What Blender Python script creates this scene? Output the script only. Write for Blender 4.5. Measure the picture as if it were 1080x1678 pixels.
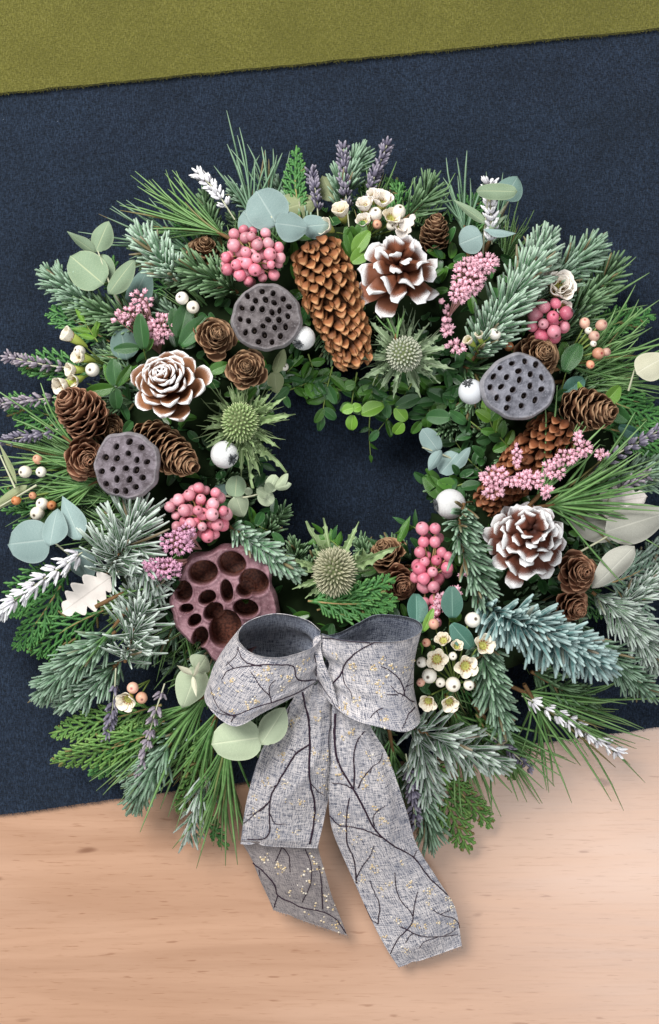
import bpy, math
import numpy as np
from mathutils import Matrix, Vector

for _o in list(bpy.data.objects):
    bpy.data.objects.remove(_o)
SC = bpy.context.scene
COL = SC.collection

# ------------------------------------------------------------------ camera, world, lamps, exposure
S = 0.0004          # metres on the table per photograph pixel
D = 0.85            # camera height
W_PX, H_PX = 1080.0, 1678.0
cam_data = bpy.data.cameras.new('camera')
cam = bpy.data.objects.new('camera', cam_data)
COL.objects.link(cam)
cam.location = (0, 0, D)
cam_data.sensor_fit = 'VERTICAL'
cam_data.sensor_height = 24.0
cam_data.lens = 24.0 * D / (H_PX * S)
cam_data.clip_start = 0.01
cam_data.clip_end = 50
SC.camera = cam

world = bpy.data.worlds.new('World')
SC.world = world
world.use_nodes = True
world.node_tree.nodes['Background'].inputs[0].default_value = (0.93, 0.97, 1.0, 1)
world.node_tree.nodes['Background'].inputs[1].default_value = 0.31

def area_lamp(name, loc, target, size, power, color, size_y=None):
    l = bpy.data.lights.new(name, 'AREA')
    l.energy = power
    l.color = color
    l.size = size
    if size_y:
        l.shape = 'RECTANGLE'
        l.size_y = size_y
    o = bpy.data.objects.new(name, l)
    o.location = loc
    o.rotation_euler = (Vector(target) - Vector(loc)).to_track_quat('-Z', 'Y').to_euler()
    COL.objects.link(o)
    return o

area_lamp('ceiling_light', (-0.75, 0.95, 1.45), (0, 0, 0), 0.85, 48, (1.0, 0.985, 0.96), 0.85)
area_lamp('window_light', (0.58, -0.62, 1.5), (0.05, -0.1, 0), 0.6, 11, (0.97, 0.985, 1.0), 0.5)
SC.view_settings.view_transform = 'Standard'
SC.view_settings.look = 'None'
SC.view_settings.exposure = 0.0
SC.view_settings.gamma = 1.0

# ------------------------------------------------------------------ pixels to places
def P(x, y, z=0.0):
    k = S * (D - z) / D
    return np.array([(x - W_PX / 2) * k, (H_PX / 2 - y) * k, z])
def px(n, z=0.05):
    return n * S * (D - z) / D
def V2(dx, dy):
    return np.array([dx, -dy, 0.0])
def nrm(v):
    v = np.asarray(v, float)
    n = np.linalg.norm(v, axis=-1, keepdims=True)
    return v / np.maximum(n, 1e-12)
CX, CY = 575.0, 760.0
def zt(x, y):
    r = math.hypot(x - CX, y - CY)
    a = 1 - ((r - 310) / 190.0) ** 2
    return 0.014 + 0.048 * math.sqrt(a) if a > 0 else 0.014
_seed = [7]
def rng():
    _seed[0] += 1
    return np.random.default_rng(_seed[0])
def path(pts, n):
    """Catmull-Rom through (x,y,z) pixel points -> n world points"""
    q = np.array([P(*p) for p in pts])
    return cr(q, n)
def cr(q, n):
    q = np.asarray(q, float)
    if len(q) == 2:
        t = np.linspace(0, 1, n)[:, None]
        return q[0] * (1 - t) + q[1] * t
    e = np.vstack([2 * q[0] - q[1], q, 2 * q[-1] - q[-2]])
    d = np.concatenate([[0], np.cumsum(np.linalg.norm(np.diff(q, axis=0), axis=1))])
    s = np.linspace(0, d[-1], n)
    i = np.clip(np.searchsorted(d, s, 'right') - 1, 0, len(q) - 2)
    u = ((s - d[i]) / np.maximum(d[i + 1] - d[i], 1e-9))[:, None]
    p0, p1, p2, p3 = e[i], e[i + 1], e[i + 2], e[i + 3]
    return 0.5 * (2 * p1 + (p2 - p0) * u + (2 * p0 - 5 * p1 + 4 * p2 - p3) * u ** 2 + (3 * p1 - p0 - 3 * p2 + p3) * u ** 3)

# ------------------------------------------------------------------ mesh collector
class MB:
    def __init__(self):
        self.v, self.f4, self.f3, self.a, self.n = [], [], [], [], 0
    def add(self, v, f4=None, f3=None, tv=0.0, rv=0.0, cv=0.0):
        v = np.asarray(v, float).reshape(-1, 3)
        m = len(v)
        self.v.append(v)
        if f4 is not None and len(f4): self.f4.append(np.asarray(f4, int).reshape(-1, 4) + self.n)
        if f3 is not None and len(f3): self.f3.append(np.asarray(f3, int).reshape(-1, 3) + self.n)
        self.a.append(np.stack([np.broadcast_to(np.asarray(q, float).ravel() if np.ndim(q) else q, (m,)) for q in (tv, rv, cv)], 1))
        self.n += m
        return self
    def mesh(self, name, mat, origin=(0, 0, 0), smooth=True, uv=None):
        me = bpy.data.meshes.new(name)
        v = np.vstack(self.v) - np.asarray(origin)
        f4 = np.vstack(self.f4) if self.f4 else np.zeros((0, 4), int)
        f3 = np.vstack(self.f3) if self.f3 else np.zeros((0, 3), int)
        me.vertices.add(len(v)); me.vertices.foreach_set('co', v.ravel())
        nl = f4.size + f3.size
        me.loops.add(nl)
        li = np.concatenate([f4.ravel(), f3.ravel()])
        me.loops.foreach_set('vertex_index', li)
        me.polygons.add(len(f4) + len(f3))
        st = np.concatenate([np.arange(len(f4)) * 4, f4.size + np.arange(len(f3)) * 3])
        me.polygons.foreach_set('loop_start', st)
        me.polygons.foreach_set('loop_total', np.concatenate([np.full(len(f4), 4), np.full(len(f3), 3)]))
        me.polygons.foreach_set('use_smooth', np.full(len(f4) + len(f3), smooth))
        at = np.vstack(self.a)
        for i, nm in enumerate(('tv', 'rv', 'cv')):
            if np.any(at[:, i] != 0) or nm != 'cv':
                a = me.attributes.new(nm, 'FLOAT', 'POINT')
                a.data.foreach_set('value', at[:, i])
        if uv is not None:
            l = me.uv_layers.new(name='UVMap')
            l.data.foreach_set('uv', np.asarray(uv)[li].ravel())
        me.update(calc_edges=True)
        me.validate()
        if mat: me.materials.append(mat)
        return me
    def build(self, name, mat, parent=None, kind=None, smooth=True, uv=None):
        o0 = np.array(parent.location) if parent else (0, 0, 0)
        if parent and parent.parent: o0 = o0 + np.array(parent.parent.location)
        return link(name, self.mesh(name, mat, o0, smooth, uv), parent, kind=kind)

def link(name, data, parent=None, mtx=None, kind=None):
    o = bpy.data.objects.new(name, data)
    COL.objects.link(o)
    if parent: o.parent = parent
    if mtx is not None: o.matrix_basis = mtx
    if kind: o['kind'] = kind
    return o
def tag(o, label, cat, group=None, kind=None):
    o['label'] = label
    if cat: o['category'] = cat
    if group: o['group'] = group
    if kind: o['kind'] = kind
    return o
def thing(name, label, cat, loc, group=None):
    o = bpy.data.objects.new(name, None)
    COL.objects.link(o)
    o.location = Vector([float(c) for c in loc])
    o.empty_display_size = 0.01
    return tag(o, label, cat, group)
def M4(R, t, base=(0, 0, 0)):
    m = np.eye(4); m[:3, :3] = R; m[:3, 3] = np.asarray(t) - np.asarray(base)
    return Matrix(m.tolist())
def frame(z, up=(0, 1, 0)):
    z = nrm(z); x = np.cross(up, z)
    if np.linalg.norm(x) < 1e-4: x = np.cross((1, 0.1, 0), z)
    x = nrm(x); y = np.cross(z, x)
    return np.stack([x, y, z], 1)

# ------------------------------------------------------------------ tubes and plates
def tubes(mb, pts, w, t=None, nrmv=None, sides=4, rv=0.0, tv=None, cv=None):
    """pts (N,K,3); w, t (N,K) full widths; nrmv (N,3) flat normals"""
    pts = np.asarray(pts, float)
    if pts.ndim == 2: pts = pts[None]
    N, K, _ = pts.shape
    w = np.broadcast_to(np.asarray(w, float), (N, K))
    t = w if t is None else np.broadcast_to(np.asarray(t, float), (N, K))
    tan = nrm(np.gradient(pts, axis=1))
    if nrmv is None: nrmv = np.tile([0.05, 0.07, 1.0], (N, 1))
    nrmv = np.broadcast_to(np.asarray(nrmv, float), (N, 3))
    side = nrm(np.cross(tan, nrmv[:, None, :]))
    nn = np.cross(side, tan)
    ang = np.arange(sides) * 2 * math.pi / sides
    v = pts[:, :, None, :] + side[:, :, None, :] * (np.cos(ang)[None, None, :, None] * w[:, :, None, None] / 2) \
        + nn[:, :, None, :] * (np.sin(ang)[None, None, :, None] * t[:, :, None, None] / 2)
    idx = np.arange(N * K * sides).reshape(N, K, sides)
    a = idx[:, :-1]; b = idx[:, 1:]
    f = np.stack([a, np.roll(a, -1, 2), np.roll(b, -1, 2), b], -1).reshape(-1, 4)
    caps = None
    if sides == 4: caps = np.concatenate([idx[:, -1, :], idx[:, 0, ::-1]])
    if tv is None: tv = np.linspace(0, 1, K)[None, :]
    TV = np.broadcast_to(np.asarray(tv, float).reshape(-1, K) if np.ndim(tv) else tv, (N, K))
    RV = np.broadcast_to(np.asarray(rv, float).reshape(-1, 1) if np.ndim(rv) else rv, (N, K))
    ex = lambda q: np.repeat(q[:, :, None], sides, 2).ravel()
    mb.add(v, f if caps is None else np.vstack([f, caps]), None, ex(TV), ex(RV), np.tile(np.abs(np.cos(ang)), N * K))

def plate(outline, nu=6, nv=9, cup=0.0, bend=0.0, thick=0.03, rim=2.0, fold=0.0, wav=0.0, twist=0.0, seed=0):
    """closed leaf/scale shape: Y 0..1 along, X half-width outline(t), Z up. Returns MB"""
    r = np.random.default_rng(seed)
    t = np.linspace(0, 1, nv)
    c = np.linspace(-1, 1, nu)
    T, C = np.meshgrid(t, c, indexing='ij')
    hw = np.array([outline(q) for q in t])[:, None]
    X = C * hw
    Y = T + 0 * C
    ph = r.uniform(0, 6.28, 4)
    Z = cup * X ** 2 * 4 + bend * T ** 2 + fold * np.abs(X) + wav * (np.sin(T * 7 + ph[0]) * C + 0.6 * np.sin(T * 12 + ph[1]) * np.abs(C)) \
        + twist * C * hw * T
    th = thick * (1 - np.abs(C) ** rim) * (0.35 + 0.65 * np.minimum(1, 3 * hw / max(hw.max(), 1e-6)))
    top = np.stack([X, Y, Z + th / 2], -1).reshape(-1, 3)
    bot = np.stack([X, Y, Z - th / 2], -1).reshape(-1, 3)
    i = np.arange(nv * nu).reshape(nv, nu)
    f = np.stack([i[:-1, :-1], i[:-1, 1:], i[1:, 1:], i[1:, :-1]], -1).reshape(-1, 4)
    n = nv * nu
    fb = f[:, ::-1] + n
    # edge strips close the two sides
    e = []
    for col in (0, nu - 1):
        a = i[:-1, col]; b = i[1:, col]
        q = np.stack([a, b, b + n, a + n], -1)
        e.append(q if col == 0 else q[:, ::-1])
    for row in (0, nv - 1):
        a = i[row, :-1]; b = i[row, 1:]
        q = np.stack([a, b, b + n, a + n], -1)
        e.append(q[:, ::-1] if row == 0 else q)
    mb = MB()
    mb.add(np.vstack([top, bot]), np.vstack([f, fb] + e), None, np.tile(T.ravel(), 2), 0.0, np.tile(C.ravel(), 2))
    return mb

def sphere(mb, c, r, nu=12, nv=8, sq=(1, 1, 1), R=None, rv=0.0):
    th = np.linspace(0, math.pi, nv + 1)
    ph = np.arange(nu) * 2 * math.pi / nu
    v = np.stack([np.sin(th)[:, None] * np.cos(ph), np.sin(th)[:, None] * np.sin(ph), np.cos(th)[:, None] + 0 * ph], -1)
    tv = np.repeat((1 - np.cos(th)) / 2, nu)
    v = v.reshape(-1, 3) * np.asarray(sq) * r
    if R is not None: v = v @ np.asarray(R).T
    i = np.arange((nv + 1) * nu).reshape(nv + 1, nu)
    a = i[:-1]; b = i[1:]
    f = np.stack([a, b, np.roll(b, -1, 1), np.roll(a, -1, 1)], -1).reshape(-1, 4)
    mb.add(v + np.asarray(c), f, None, tv, rv)
    return mb
def lathe(prof, nu=14, tvs=None, lobes=0, amp=0):
    """prof list of (r, z): closed of revolution round Z"""
    p = np.array(prof, float)
    ph = np.arange(nu) * 2 * math.pi / nu
    k = 1 + amp * np.cos(lobes * ph)
    v = np.stack([p[:, 0:1] * np.cos(ph) * k, p[:, 0:1] * np.sin(ph) * k, p[:, 1:2] + 0 * ph], -1)
    i = np.arange(len(p) * nu).reshape(len(p), nu)
    a = i[:-1]; b = i[1:]
    f = np.stack([a, np.roll(a, -1, 1), np.roll(b, -1, 1), b], -1).reshape(-1, 4)
    tv = np.linspace(0, 1, len(p)) if tvs is None else np.array(tvs)
    mb = MB()
    mb.add(v, f, None, np.repeat(tv, nu))
    return mb
# ------------------------------------------------------------------ materials
def lin(h):
    c = [int(h[i:i + 2], 16) / 255 for i in (0, 2, 4)]
    return tuple(x / 12.92 if x <= 0.04045 else ((x + 0.055) / 1.055) ** 2.4 for x in c) + (1.0,)
class G:
    def __init__(self, name):
        self.m = bpy.data.materials.new(name)
        self.m.use_nodes = True
        self.nt = self.m.node_tree
        self.b = self.nt.nodes['Principled BSDF']
        self.oc = self.n('ShaderNodeTexCoord').outputs
    def n(self, t, props=None, **ins):
        nd = self.nt.nodes.new(t)
        for k, v in (props or {}).items(): setattr(nd, k, v)
        for k, v in ins.items(): self.put(nd.inputs[k.replace('_', ' ')], v)
        return nd
    def put(self, sock, v):
        if isinstance(v, bpy.types.NodeSocket): self.nt.links.new(v, sock)
        else:
            if isinstance(v, str): v = lin(v)
            sock.default_value = v
    def attr(self, name):
        return self.n('ShaderNodeAttribute', {'attribute_name': name}).outputs['Fac']
    def rnd(self):
        return self.n('ShaderNodeObjectInfo').outputs['Random']
    def noise(self, scale, vec=None, detail=3, rough=0.55, dist=0.0):
        nd = self.n('ShaderNodeTexNoise', None, Scale=scale, Detail=detail, Roughness=rough, Distortion=dist)
        nd.noise_dimensions = '3D'
        self.put(nd.inputs['Vector'], vec if vec is not None else self.oc['Object'])
        return nd.outputs['Fac']
    def mapv(self, scale=(1, 1, 1), rot=(0, 0, 0), src='Object', loc=(0, 0, 0)):
        nd = self.n('ShaderNodeMapping')
        self.nt.links.new(self.oc[src], nd.inputs['Vector'])
        nd.inputs['Scale'].default_value = scale
        nd.inputs['Rotation'].default_value = rot
        nd.inputs['Location'].default_value = loc
        return nd.outputs[0]
    def math(self, op, a, b=0.0, clamp=False):
        nd = self.n('ShaderNodeMath', {'operation': op, 'use_clamp': clamp})
        self.put(nd.inputs[0], a); self.put(nd.inputs[1], b)
        return nd.outputs[0]
    def step(self, v, a, b, lo=0.0, hi=1.0):
        nd = self.n('ShaderNodeMapRange', {'interpolation_type': 'SMOOTHSTEP'})
        self.put(nd.inputs[0], v)
        for i, q in enumerate((a, b, lo, hi)): self.put(nd.inputs[i + 1], q)
        return nd.outputs[0]
    def mix(self, f, a, b, blend='MIX'):
        nd = self.n('ShaderNodeMix', {'data_type': 'RGBA', 'blend_type': blend})
        self.put(nd.inputs[0], f); self.put(nd.inputs[6], a); self.put(nd.inputs[7], b)
        return nd.outputs[2]
    def bump(self, h, strength=0.3, dist=0.001):
        nd = self.n('ShaderNodeBump', None, Strength=strength, Distance=dist, Height=h)
        self.put(self.b.inputs['Normal'], nd.outputs[0])
    def out(self, col, rough=0.6, spec=0.5, sheen=0.0, **kw):
        self.put(self.b.inputs['Base Color'], col)
        self.put(self.b.inputs['Roughness'], rough)
        self.put(self.b.inputs['Specular IOR Level'], spec)
        if sheen: self.b.inputs['Sheen Weight'].default_value = sheen
        for k, v in kw.items(): self.put(self.b.inputs[k.replace('_', ' ')], v)
        return self.m

def m_needle(name, a, b, tip, frost=0.0, rough=0.5, edge=0.35):
    g = G(name)
    c = g.mix(g.attr('rv'), a, b)
    c = g.mix(g.step(g.attr('tv'), 0.6, 1.0, 0.0, 0.7), c, tip)
    nz = g.noise(420, detail=2)
    e = g.step(g.attr('cv'), 0.45, 0.85)
    c = g.mix(g.math('MULTIPLY', e, edge), c, tip)
    c = g.mix(g.step(nz, 0.4, 0.75, 0.0, 0.25), c, tip)
    if frost:
        f = g.math('MULTIPLY', e, g.step(g.noise(500, detail=3), 0.55 - frost * 0.2, 0.62 - frost * 0.1))
        f = g.math('ADD', f, g.step(g.noise(1100, detail=2), 0.66, 0.72, 0, 0.7 * frost), True)
        c = g.mix(g.math('MULTIPLY', f, min(1.0, frost * 1.15)), c, 'e2e8e6')
    c = g.mix(g.step(g.attr('rv'), 0.955, 0.97, 0, .75), c, '7a5c3c')
    return g.out(c, rough, 0.35)
MAT = {}
MAT['fir'] = m_needle('fir_needles', '26472b', '507652', 'a3bfa6', 0.25, edge=.55)
MAT['fir_blue'] = m_needle('blue_fir_needles', '2a4e4f', '578380', 'c0d8d4', 0.25, edge=.7)
MAT['fir_dark'] = m_needle('dark_fir_needles', '21401f', '48693e', '86a57c', 0.1, edge=.45)
MAT['fir_frost'] = m_needle('frosted_fir_needles', '2c4d2e', '567a56', 'd2dfd4', 1.0, edge=.8)
MAT['fir_pale'] = m_needle('pale_fir_needles', '2f5637', '5d8761', 'bbd4bd', 0.5, edge=.65)
MAT['pine'] = m_needle('pine_needles', '34602c', '6f9855', '97b87e', 0.0, 0.42)
MAT['pine_blue'] = m_needle('bluish_pine_needles', '3b6043', '6f9274', '96b095', 0.0, 0.45)
MAT['cedar'] = m_needle('cedar_scale_leaves', '2a5a2b', '4a8043', '6ca058', 0.0, 0.5)
MAT['cedar_light'] = m_needle('light_cedar_scale_leaves', '3a632c', '648f45', '88aa5e', 0.0, 0.5)
MAT['cedar_frost'] = m_needle('frosted_cedar_scale_leaves', '50705a', '7c9882', 'b9cbbd', 0.6, 0.6)

def m_bark():
    g = G('twig_bark')
    return g.out(g.mix(g.noise(300), '4a3524', '8a6a45'), 0.8, 0.2)
MAT['twig'] = m_bark()
def m_simple(name, a, b, scale=300, rough=0.6, spec=0.4, var=0.0, **kw):
    g = G(name)
    c = g.mix(g.noise(scale), a, b)
    if var:
        hv = g.n('ShaderNodeHueSaturation', None, Color=c)
        g.put(hv.inputs['Value'], g.step(g.rnd(), 0, 1, 1 - var, 1 + var))
        c = hv.outputs[0]
    return g.out(c, rough, spec, **kw)
MAT['green_stem'] = m_simple('green_stem', '5f7a3a', '90a052', 200)
MAT['tan_stem'] = m_simple('tan_stem', '8a7048', 'b79c6a', 200)
MAT['pale_stem'] = m_simple('pale_stem', 'a9ac8d', 'c9c9ae', 200)

def m_cone(name, dark, mid, edge, edge_a=0.82, rough=0.65, spec=0.3, side=0.15):
    g = G(name)
    t = g.attr('tv'); c_ = g.math('ABSOLUTE', g.attr('cv'))
    nz = g.noise(260, detail=4)
    col = g.mix(g.step(t, 0.1, 0.75), dark, mid)
    e = g.math('ADD', t, g.math('MULTIPLY', g.math('SUBTRACT', nz, 0.5), 0.25))
    col = g.mix(g.step(e, edge_a, edge_a + 0.16), col, edge)
    e2 = g.step(c_, 0.80, 0.98, 0, side * 4)
    col = g.mix(g.math('MULTIPLY', e2, t), col, edge)
    fine = g.noise(1.0, g.mapv((1500, 220, 400)), 2)
    col = g.mix(g.step(fine, 0.3, 0.75, 0.0, 0.35), col, dark)
    hv = g.n('ShaderNodeHueSaturation', None, Color=col)
    g.put(hv.inputs['Value'], g.step(g.rnd(), 0, 1, 0.78, 1.2))
    g.bump(fine, 0.25, 0.0006)
    return g.out(hv.outputs[0], rough, spec)
MAT['cone_brown'] = m_cone('brown_cone_scale', '331f13', '6e4c36', 'b08d6c', .80, side=.25)
MAT['cone_red'] = m_cone('reddish_cone_scale', '3b2115', '764b37', 'b0866a', .80, side=.22)
MAT['cone_orange'] = m_cone('orange_spruce_scale', '52301c', '9d643f', 'c19064', 0.72, 0.55)
MAT['cone_rust'] = m_cone('rust_spruce_scale', '4a2817', '8a5233', 'ad7653', 0.75, 0.55)
MAT['cone_dark'] = m_cone('dark_spruce_scale', '3d2618', '6b4630', '94704f', 0.8, 0.6)
MAT['cone_core'] = m_simple('cone_core', '2e1c12', '4a2f1e', 300, 0.9, 0.1)

def m_snow(name, thr, dark, mid, rimw):
    g = G(name)
    t = g.attr('tv'); c_ = g.math('ABSOLUTE', g.attr('cv'))
    nz = g.noise(330, detail=4)
    nz2 = g.noise(1200, detail=2)
    col = g.mix(g.step(t, 0.2, 0.8), dark, mid)
    fine = g.noise(1.0, g.mapv((1500, 200, 400)), 2)
    col = g.mix(g.step(fine, 0.35, 0.75, 0.0, 0.4), col, dark)
    e = g.math('ADD', t, g.math('MULTIPLY', g.math('SUBTRACT', nz, 0.5), 0.62))
    e = g.math('ADD', e, g.math('MULTIPLY', g.math('SUBTRACT', nz2, 0.5), 0.22))
    e = g.math('ADD', e, g.math('MULTIPLY', g.math('POWER', c_, 3.0), rimw))
    e = g.math('ADD', e, g.step(g.rnd(), 0, 1, -0.05, 0.05))
    w = g.step(e, thr, thr + 0.06)
    white = g.mix(g.step(nz2, 0.55, 0.8), 'f4f3f3', 'd9d4d4')
    hv = g.n('ShaderNodeHueSaturation', None, Color=col)
    g.put(hv.inputs['Value'], g.step(g.rnd(), 0, 1, 0.8, 1.2))
    col = g.mix(w, hv.outputs[0], white)
    g.bump(g.math('ADD', g.math('MULTIPLY', w, 0.5), g.math('MULTIPLY', nz2, 0.4)), 0.35, 0.0008)
    return g.out(col, 0.6, 0.35)
MAT['snow_a'] = m_snow('snow_tipped_scale_rosy', 0.95, '56301f', '986746', 0.20)
MAT['snow_b'] = m_snow('snow_tipped_scale_open', 0.83, '4c2416', '8a5238', 0.12)
MAT['snow_c'] = m_snow('snow_tipped_scale_dark', 0.83, '3a1a11', '6f3b29', 0.06)

def m_pod_grey(name, c1, c2, c3):
    g = G(name)
    nz = g.noise(160, detail=5, rough=0.65); n2 = g.noise(900, detail=3)
    c = g.mix(g.step(nz, 0.35, 0.65), c1, c2)
    c = g.mix(g.step(n2, 0.55, 0.75, 0, 0.5), c, c3)
    c = g.mix(g.step(g.noise(60, detail=4), 0.58, 0.7, 0, 0.45), c, '7d6a5a')
    c = g.mix(g.step(g.attr('tv'), 0.86, 1.0, 0, 0.5), c, 'a8a5a8')
    c = g.mix(g.attr('cv'), c, '4e4444')
    g.bump(g.math('ADD', nz, g.math('MULTIPLY', n2, 0.5)), 0.5, 0.0012)
    return g.out(c, 0.75, 0.3)
MAT['pod_grey'] = m_pod_grey('grey_lotus_pod', '474041', '716a6b', 'a09a9c')
MAT['pod_mauve'] = m_pod_grey('mauve_grey_lotus_pod', '50474b', '7d747b', 'aca4ab')
MAT['pod_blue'] = m_pod_grey('pale_grey_lotus_pod', '585860', '84848d', 'b0b0b8')
def m_pod_purple():
    g = G('purple_lotus_pod')
    nz = g.noise(120, detail=5, rough=0.65); n2 = g.noise(700, detail=3)
    c = g.mix(g.step(nz, 0.35, 0.68), '67444b', '97727a')
    c = g.mix(g.step(n2, 0.5, 0.8, 0, 0.5), c, 'b79a9c')
    c = g.mix(g.step(g.noise(45, detail=3), 0.55, 0.7, 0, 0.6), c, '5f3a42')
    inner = g.mix(g.step(n2, 0.3, 0.7), '3f1e16', '744434')
    c = g.mix(g.attr('cv'), c, inner)
    g.bump(g.math('ADD', nz, g.math('MULTIPLY', n2, 0.4)), 0.5, 0.0012)
    return g.out(c, 0.62, 0.4)
MAT['pod_purple'] = m_pod_purple()
MAT['seed'] = m_simple('dried_seed', '2c2420', '4a3e36', 500, 0.7, 0.3, 0.2)
MAT['seed_brown'] = m_simple('brown_pod_flap', '6b3e2a', '8e6044', 400, 0.6, 0.3)

def m_berry(name, a, b, spot, var=0.15, rough=0.38):
    g = G(name)
    t = g.attr('tv')
    c = g.mix(g.step(g.noise(260, detail=3), 0.35, 0.7), a, b)
    c = g.mix(g.step(t, 0.0, 0.9, 0.35, 0.0), c, b)
    rr = g.math('FRACT', g.math('MULTIPLY', g.rnd(), 13.7))
    c = g.mix(g.step(rr, 0.45, 1.0, 0, 0.55), c, b)
    c = g.mix(g.step(g.noise(700, detail=3), 0.62, 0.7, 0, 0.35), c, spot)
    c = g.mix(g.step(t, 0.005, 0.022, 1.0, 0.0), c, spot)
    hv = g.n('ShaderNodeHueSaturation', None, Color=c)
    g.put(hv.inputs['Value'], g.step(g.rnd(), 0, 1, 1 - var, 1 + var))
    g.put(hv.inputs['Saturation'], g.step(g.math('FRACT', g.math('MULTIPLY', g.rnd(), 7.3)), 0, 1, 0.82, 1.1))
    g.bump(g.noise(900), 0.12, 0.0005)
    return g.out(hv.outputs[0], rough, 0.5)
MAT['berry_pink'] = m_berry('pink_berry_skin', 'c25f72', 'e19ca8', '60302c', 0.22)
MAT['berry_rose'] = m_berry('rose_berry_skin', 'b8546c', 'db8a9a', '60282c', 0.2)
MAT['bud_orange'] = m_berry('orange_bud_skin', 'b06a44', 'd99c74', '7a3a26', 0.2, 0.45)
MAT['bud_peach'] = m_berry('peach_bud_skin', 'c58468', 'e0ae94', 'b04e50', 0.2, 0.45)
MAT['bud_white'] = m_berry('cream_bud_skin', 'e6dfcd', 'f2ecdf', '4c3a26', 0.05, 0.5)
def m_wberry():
    g = G('frosted_white_berry')
    nz = g.noise(240, detail=5, rough=0.7); t = g.attr('tv')
    c = g.mix(g.step(g.noise(700, detail=2), 0.3, 0.8), 'f3f3f2', 'd8d9da')
    d = g.step(g.math('ADD', t, g.math('MULTIPLY', g.math('SUBTRACT', nz, 0.5), 0.14)), 0.012, 0.03, 0.9, 0.0)
    c = g.mix(d, c, '5c5e61')
    g.bump(g.noise(600, detail=4), 0.5, 0.0012)
    return g.out(c, 0.85, 0.25)
MAT['berry_white'] = m_wberry()
MAT['berry_grey'] = m_simple('frosted_grey_berry', 'c5c8cc', 'e0e2e6', 500, 0.9, 0.2)
MAT['calyx_dark'] = m_simple('dark_calyx', '2b2d30', '6a6d70', 900, 0.8, 0.2)
MAT['rice'] = m_simple('pink_rice_flower', 'cf8ba2', 'f4d2da', 1200, 0.7, 0.3, 0.15)
MAT['rice_mauve'] = m_simple('mauve_rice_flower', 'b9789c', 'e6bccf', 1200, 0.7, 0.3, 0.15)
MAT['rice_stem'] = m_simple('pink_stem', 'a06a66', 'c9a096', 300)
def m_petal(name, a, b, base):
    g = G(name)
    t = g.attr('tv')
    c = g.mix(g.noise(500, detail=3), a, b)
    c = g.mix(g.step(t, 0.0, 0.4, 0.8, 0.0), c, base)
    c = g.mix(g.step(g.noise(1.0, g.mapv((1800, 160, 400)), 2), 0.45, 0.8, 0, 0.25), c, base)
    return g.out(c, 0.55, 0.35)
MAT['petal'] = m_petal('cream_petal', 'f3ecdd', 'e6dcc6', 'b9a77c')
MAT['petal_white'] = m_petal('white_petal', 'f4eee6', 'e9dfd4', 'd2c4b0')
MAT['flower_cup'] = m_simple('flower_cup', '97a04a', 'c0b866', 600, 0.5, 0.4)
MAT['green_cup'] = m_simple('green_flower_tube', '8c9e3c', 'b4bf5e', 300, 0.5, 0.4)
MAT['stamen'] = m_simple('stamens', '8a5a3a', 'b88a50', 900, 0.7, 0.3)

def m_leaf(name, a, b, vein, rough=0.5, spec=0.4, powder=0.0, var=0.12, veinw=0.06, vstr=0.7, trans=0.0):
    g = G(name)
    t = g.attr('tv'); c_ = g.math('ABSOLUTE', g.attr('cv'))
    c = g.mix(g.step(g.noise(110, detail=5, rough=.65), .3, .7), a, b)
    c = g.mix(g.step(g.noise(55, detail=4), .5, .72, 0, .4), c, b)
    c = g.mix(g.step(g.noise(260, detail=3), .70, .76, 0, .35), c, '6b5b40')
    c = g.mix(g.step(c_, 0.0, veinw, vstr, 0.0), c, vein)
    # side veins
    s = g.math('SUBTRACT', g.math('MULTIPLY', t, 11.0), g.math('MULTIPLY', c_, 2.4))
    s = g.math('ABSOLUTE', g.math('SUBTRACT', g.math('FRACT', s), 0.5))
    c = g.mix(g.step(s, 0.0, 0.09, 0.13, 0.0), c, vein)
    if powder:
        c = g.mix(g.step(g.noise(420, detail=5, rough=0.7), 0.66 - powder * 0.2, 0.76 - powder * 0.15, 0, 0.8), c, 'dfe6e4')
    c = g.mix(g.step(g.noise(35, detail=3), 0.60, 0.75, 0, 0.35), c, vein)
    c = g.mix(g.step(c_, 0.93, 1.0, 0.0, 0.35), c, vein)
    hv = g.n('ShaderNodeHueSaturation', None, Color=c)
    g.put(hv.inputs['Value'], g.step(g.rnd(), 0, 1, 1 - var, 1 + var))
    g.bump(g.math('ADD', g.step(c_, 0.0, 0.12), g.math('MULTIPLY', g.noise(300, detail=3), 0.7)), 0.3, 0.0006)
    if trans: g.b.inputs['Transmission Weight'].default_value = 0.0
    return g.out(hv.outputs[0], rough, spec)
MAT['euc'] = m_leaf('blue_eucalyptus_leaf', '7d9593', '93a8a4', 'b0c0ba', 0.62, 0.3, 0.25)
MAT['euc_green'] = m_leaf('green_eucalyptus_leaf', '6e846a', '86987c', 'b2b892', 0.58, 0.3, 0.1)
MAT['euc_dull'] = m_leaf('dull_eucalyptus_leaf', '5d7670', '6f8880', '8fa198', 0.65, 0.25, 0.1)
MAT['euc_olive'] = m_leaf('olive_eucalyptus_leaf', '7e8862', '939b75', 'a8ad88', 0.6, 0.3, 0.0)
MAT['euc_pale'] = m_leaf('pale_eucalyptus_leaf', '9dac8e', 'b0ba9e', 'ccd2b4', 0.5, 0.35, 0.1)
MAT['euc_cream'] = m_leaf('cream_eucalyptus_leaf', 'b9b89f', 'c8c5ae', 'd8d5c2', 0.5, 0.35, 0.1)
MAT['euc_beige'] = m_leaf('beige_skeleton_leaf', '94938a', 'adaca0', 'c2c0b4', 0.45, 0.4, 0.2)
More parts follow.
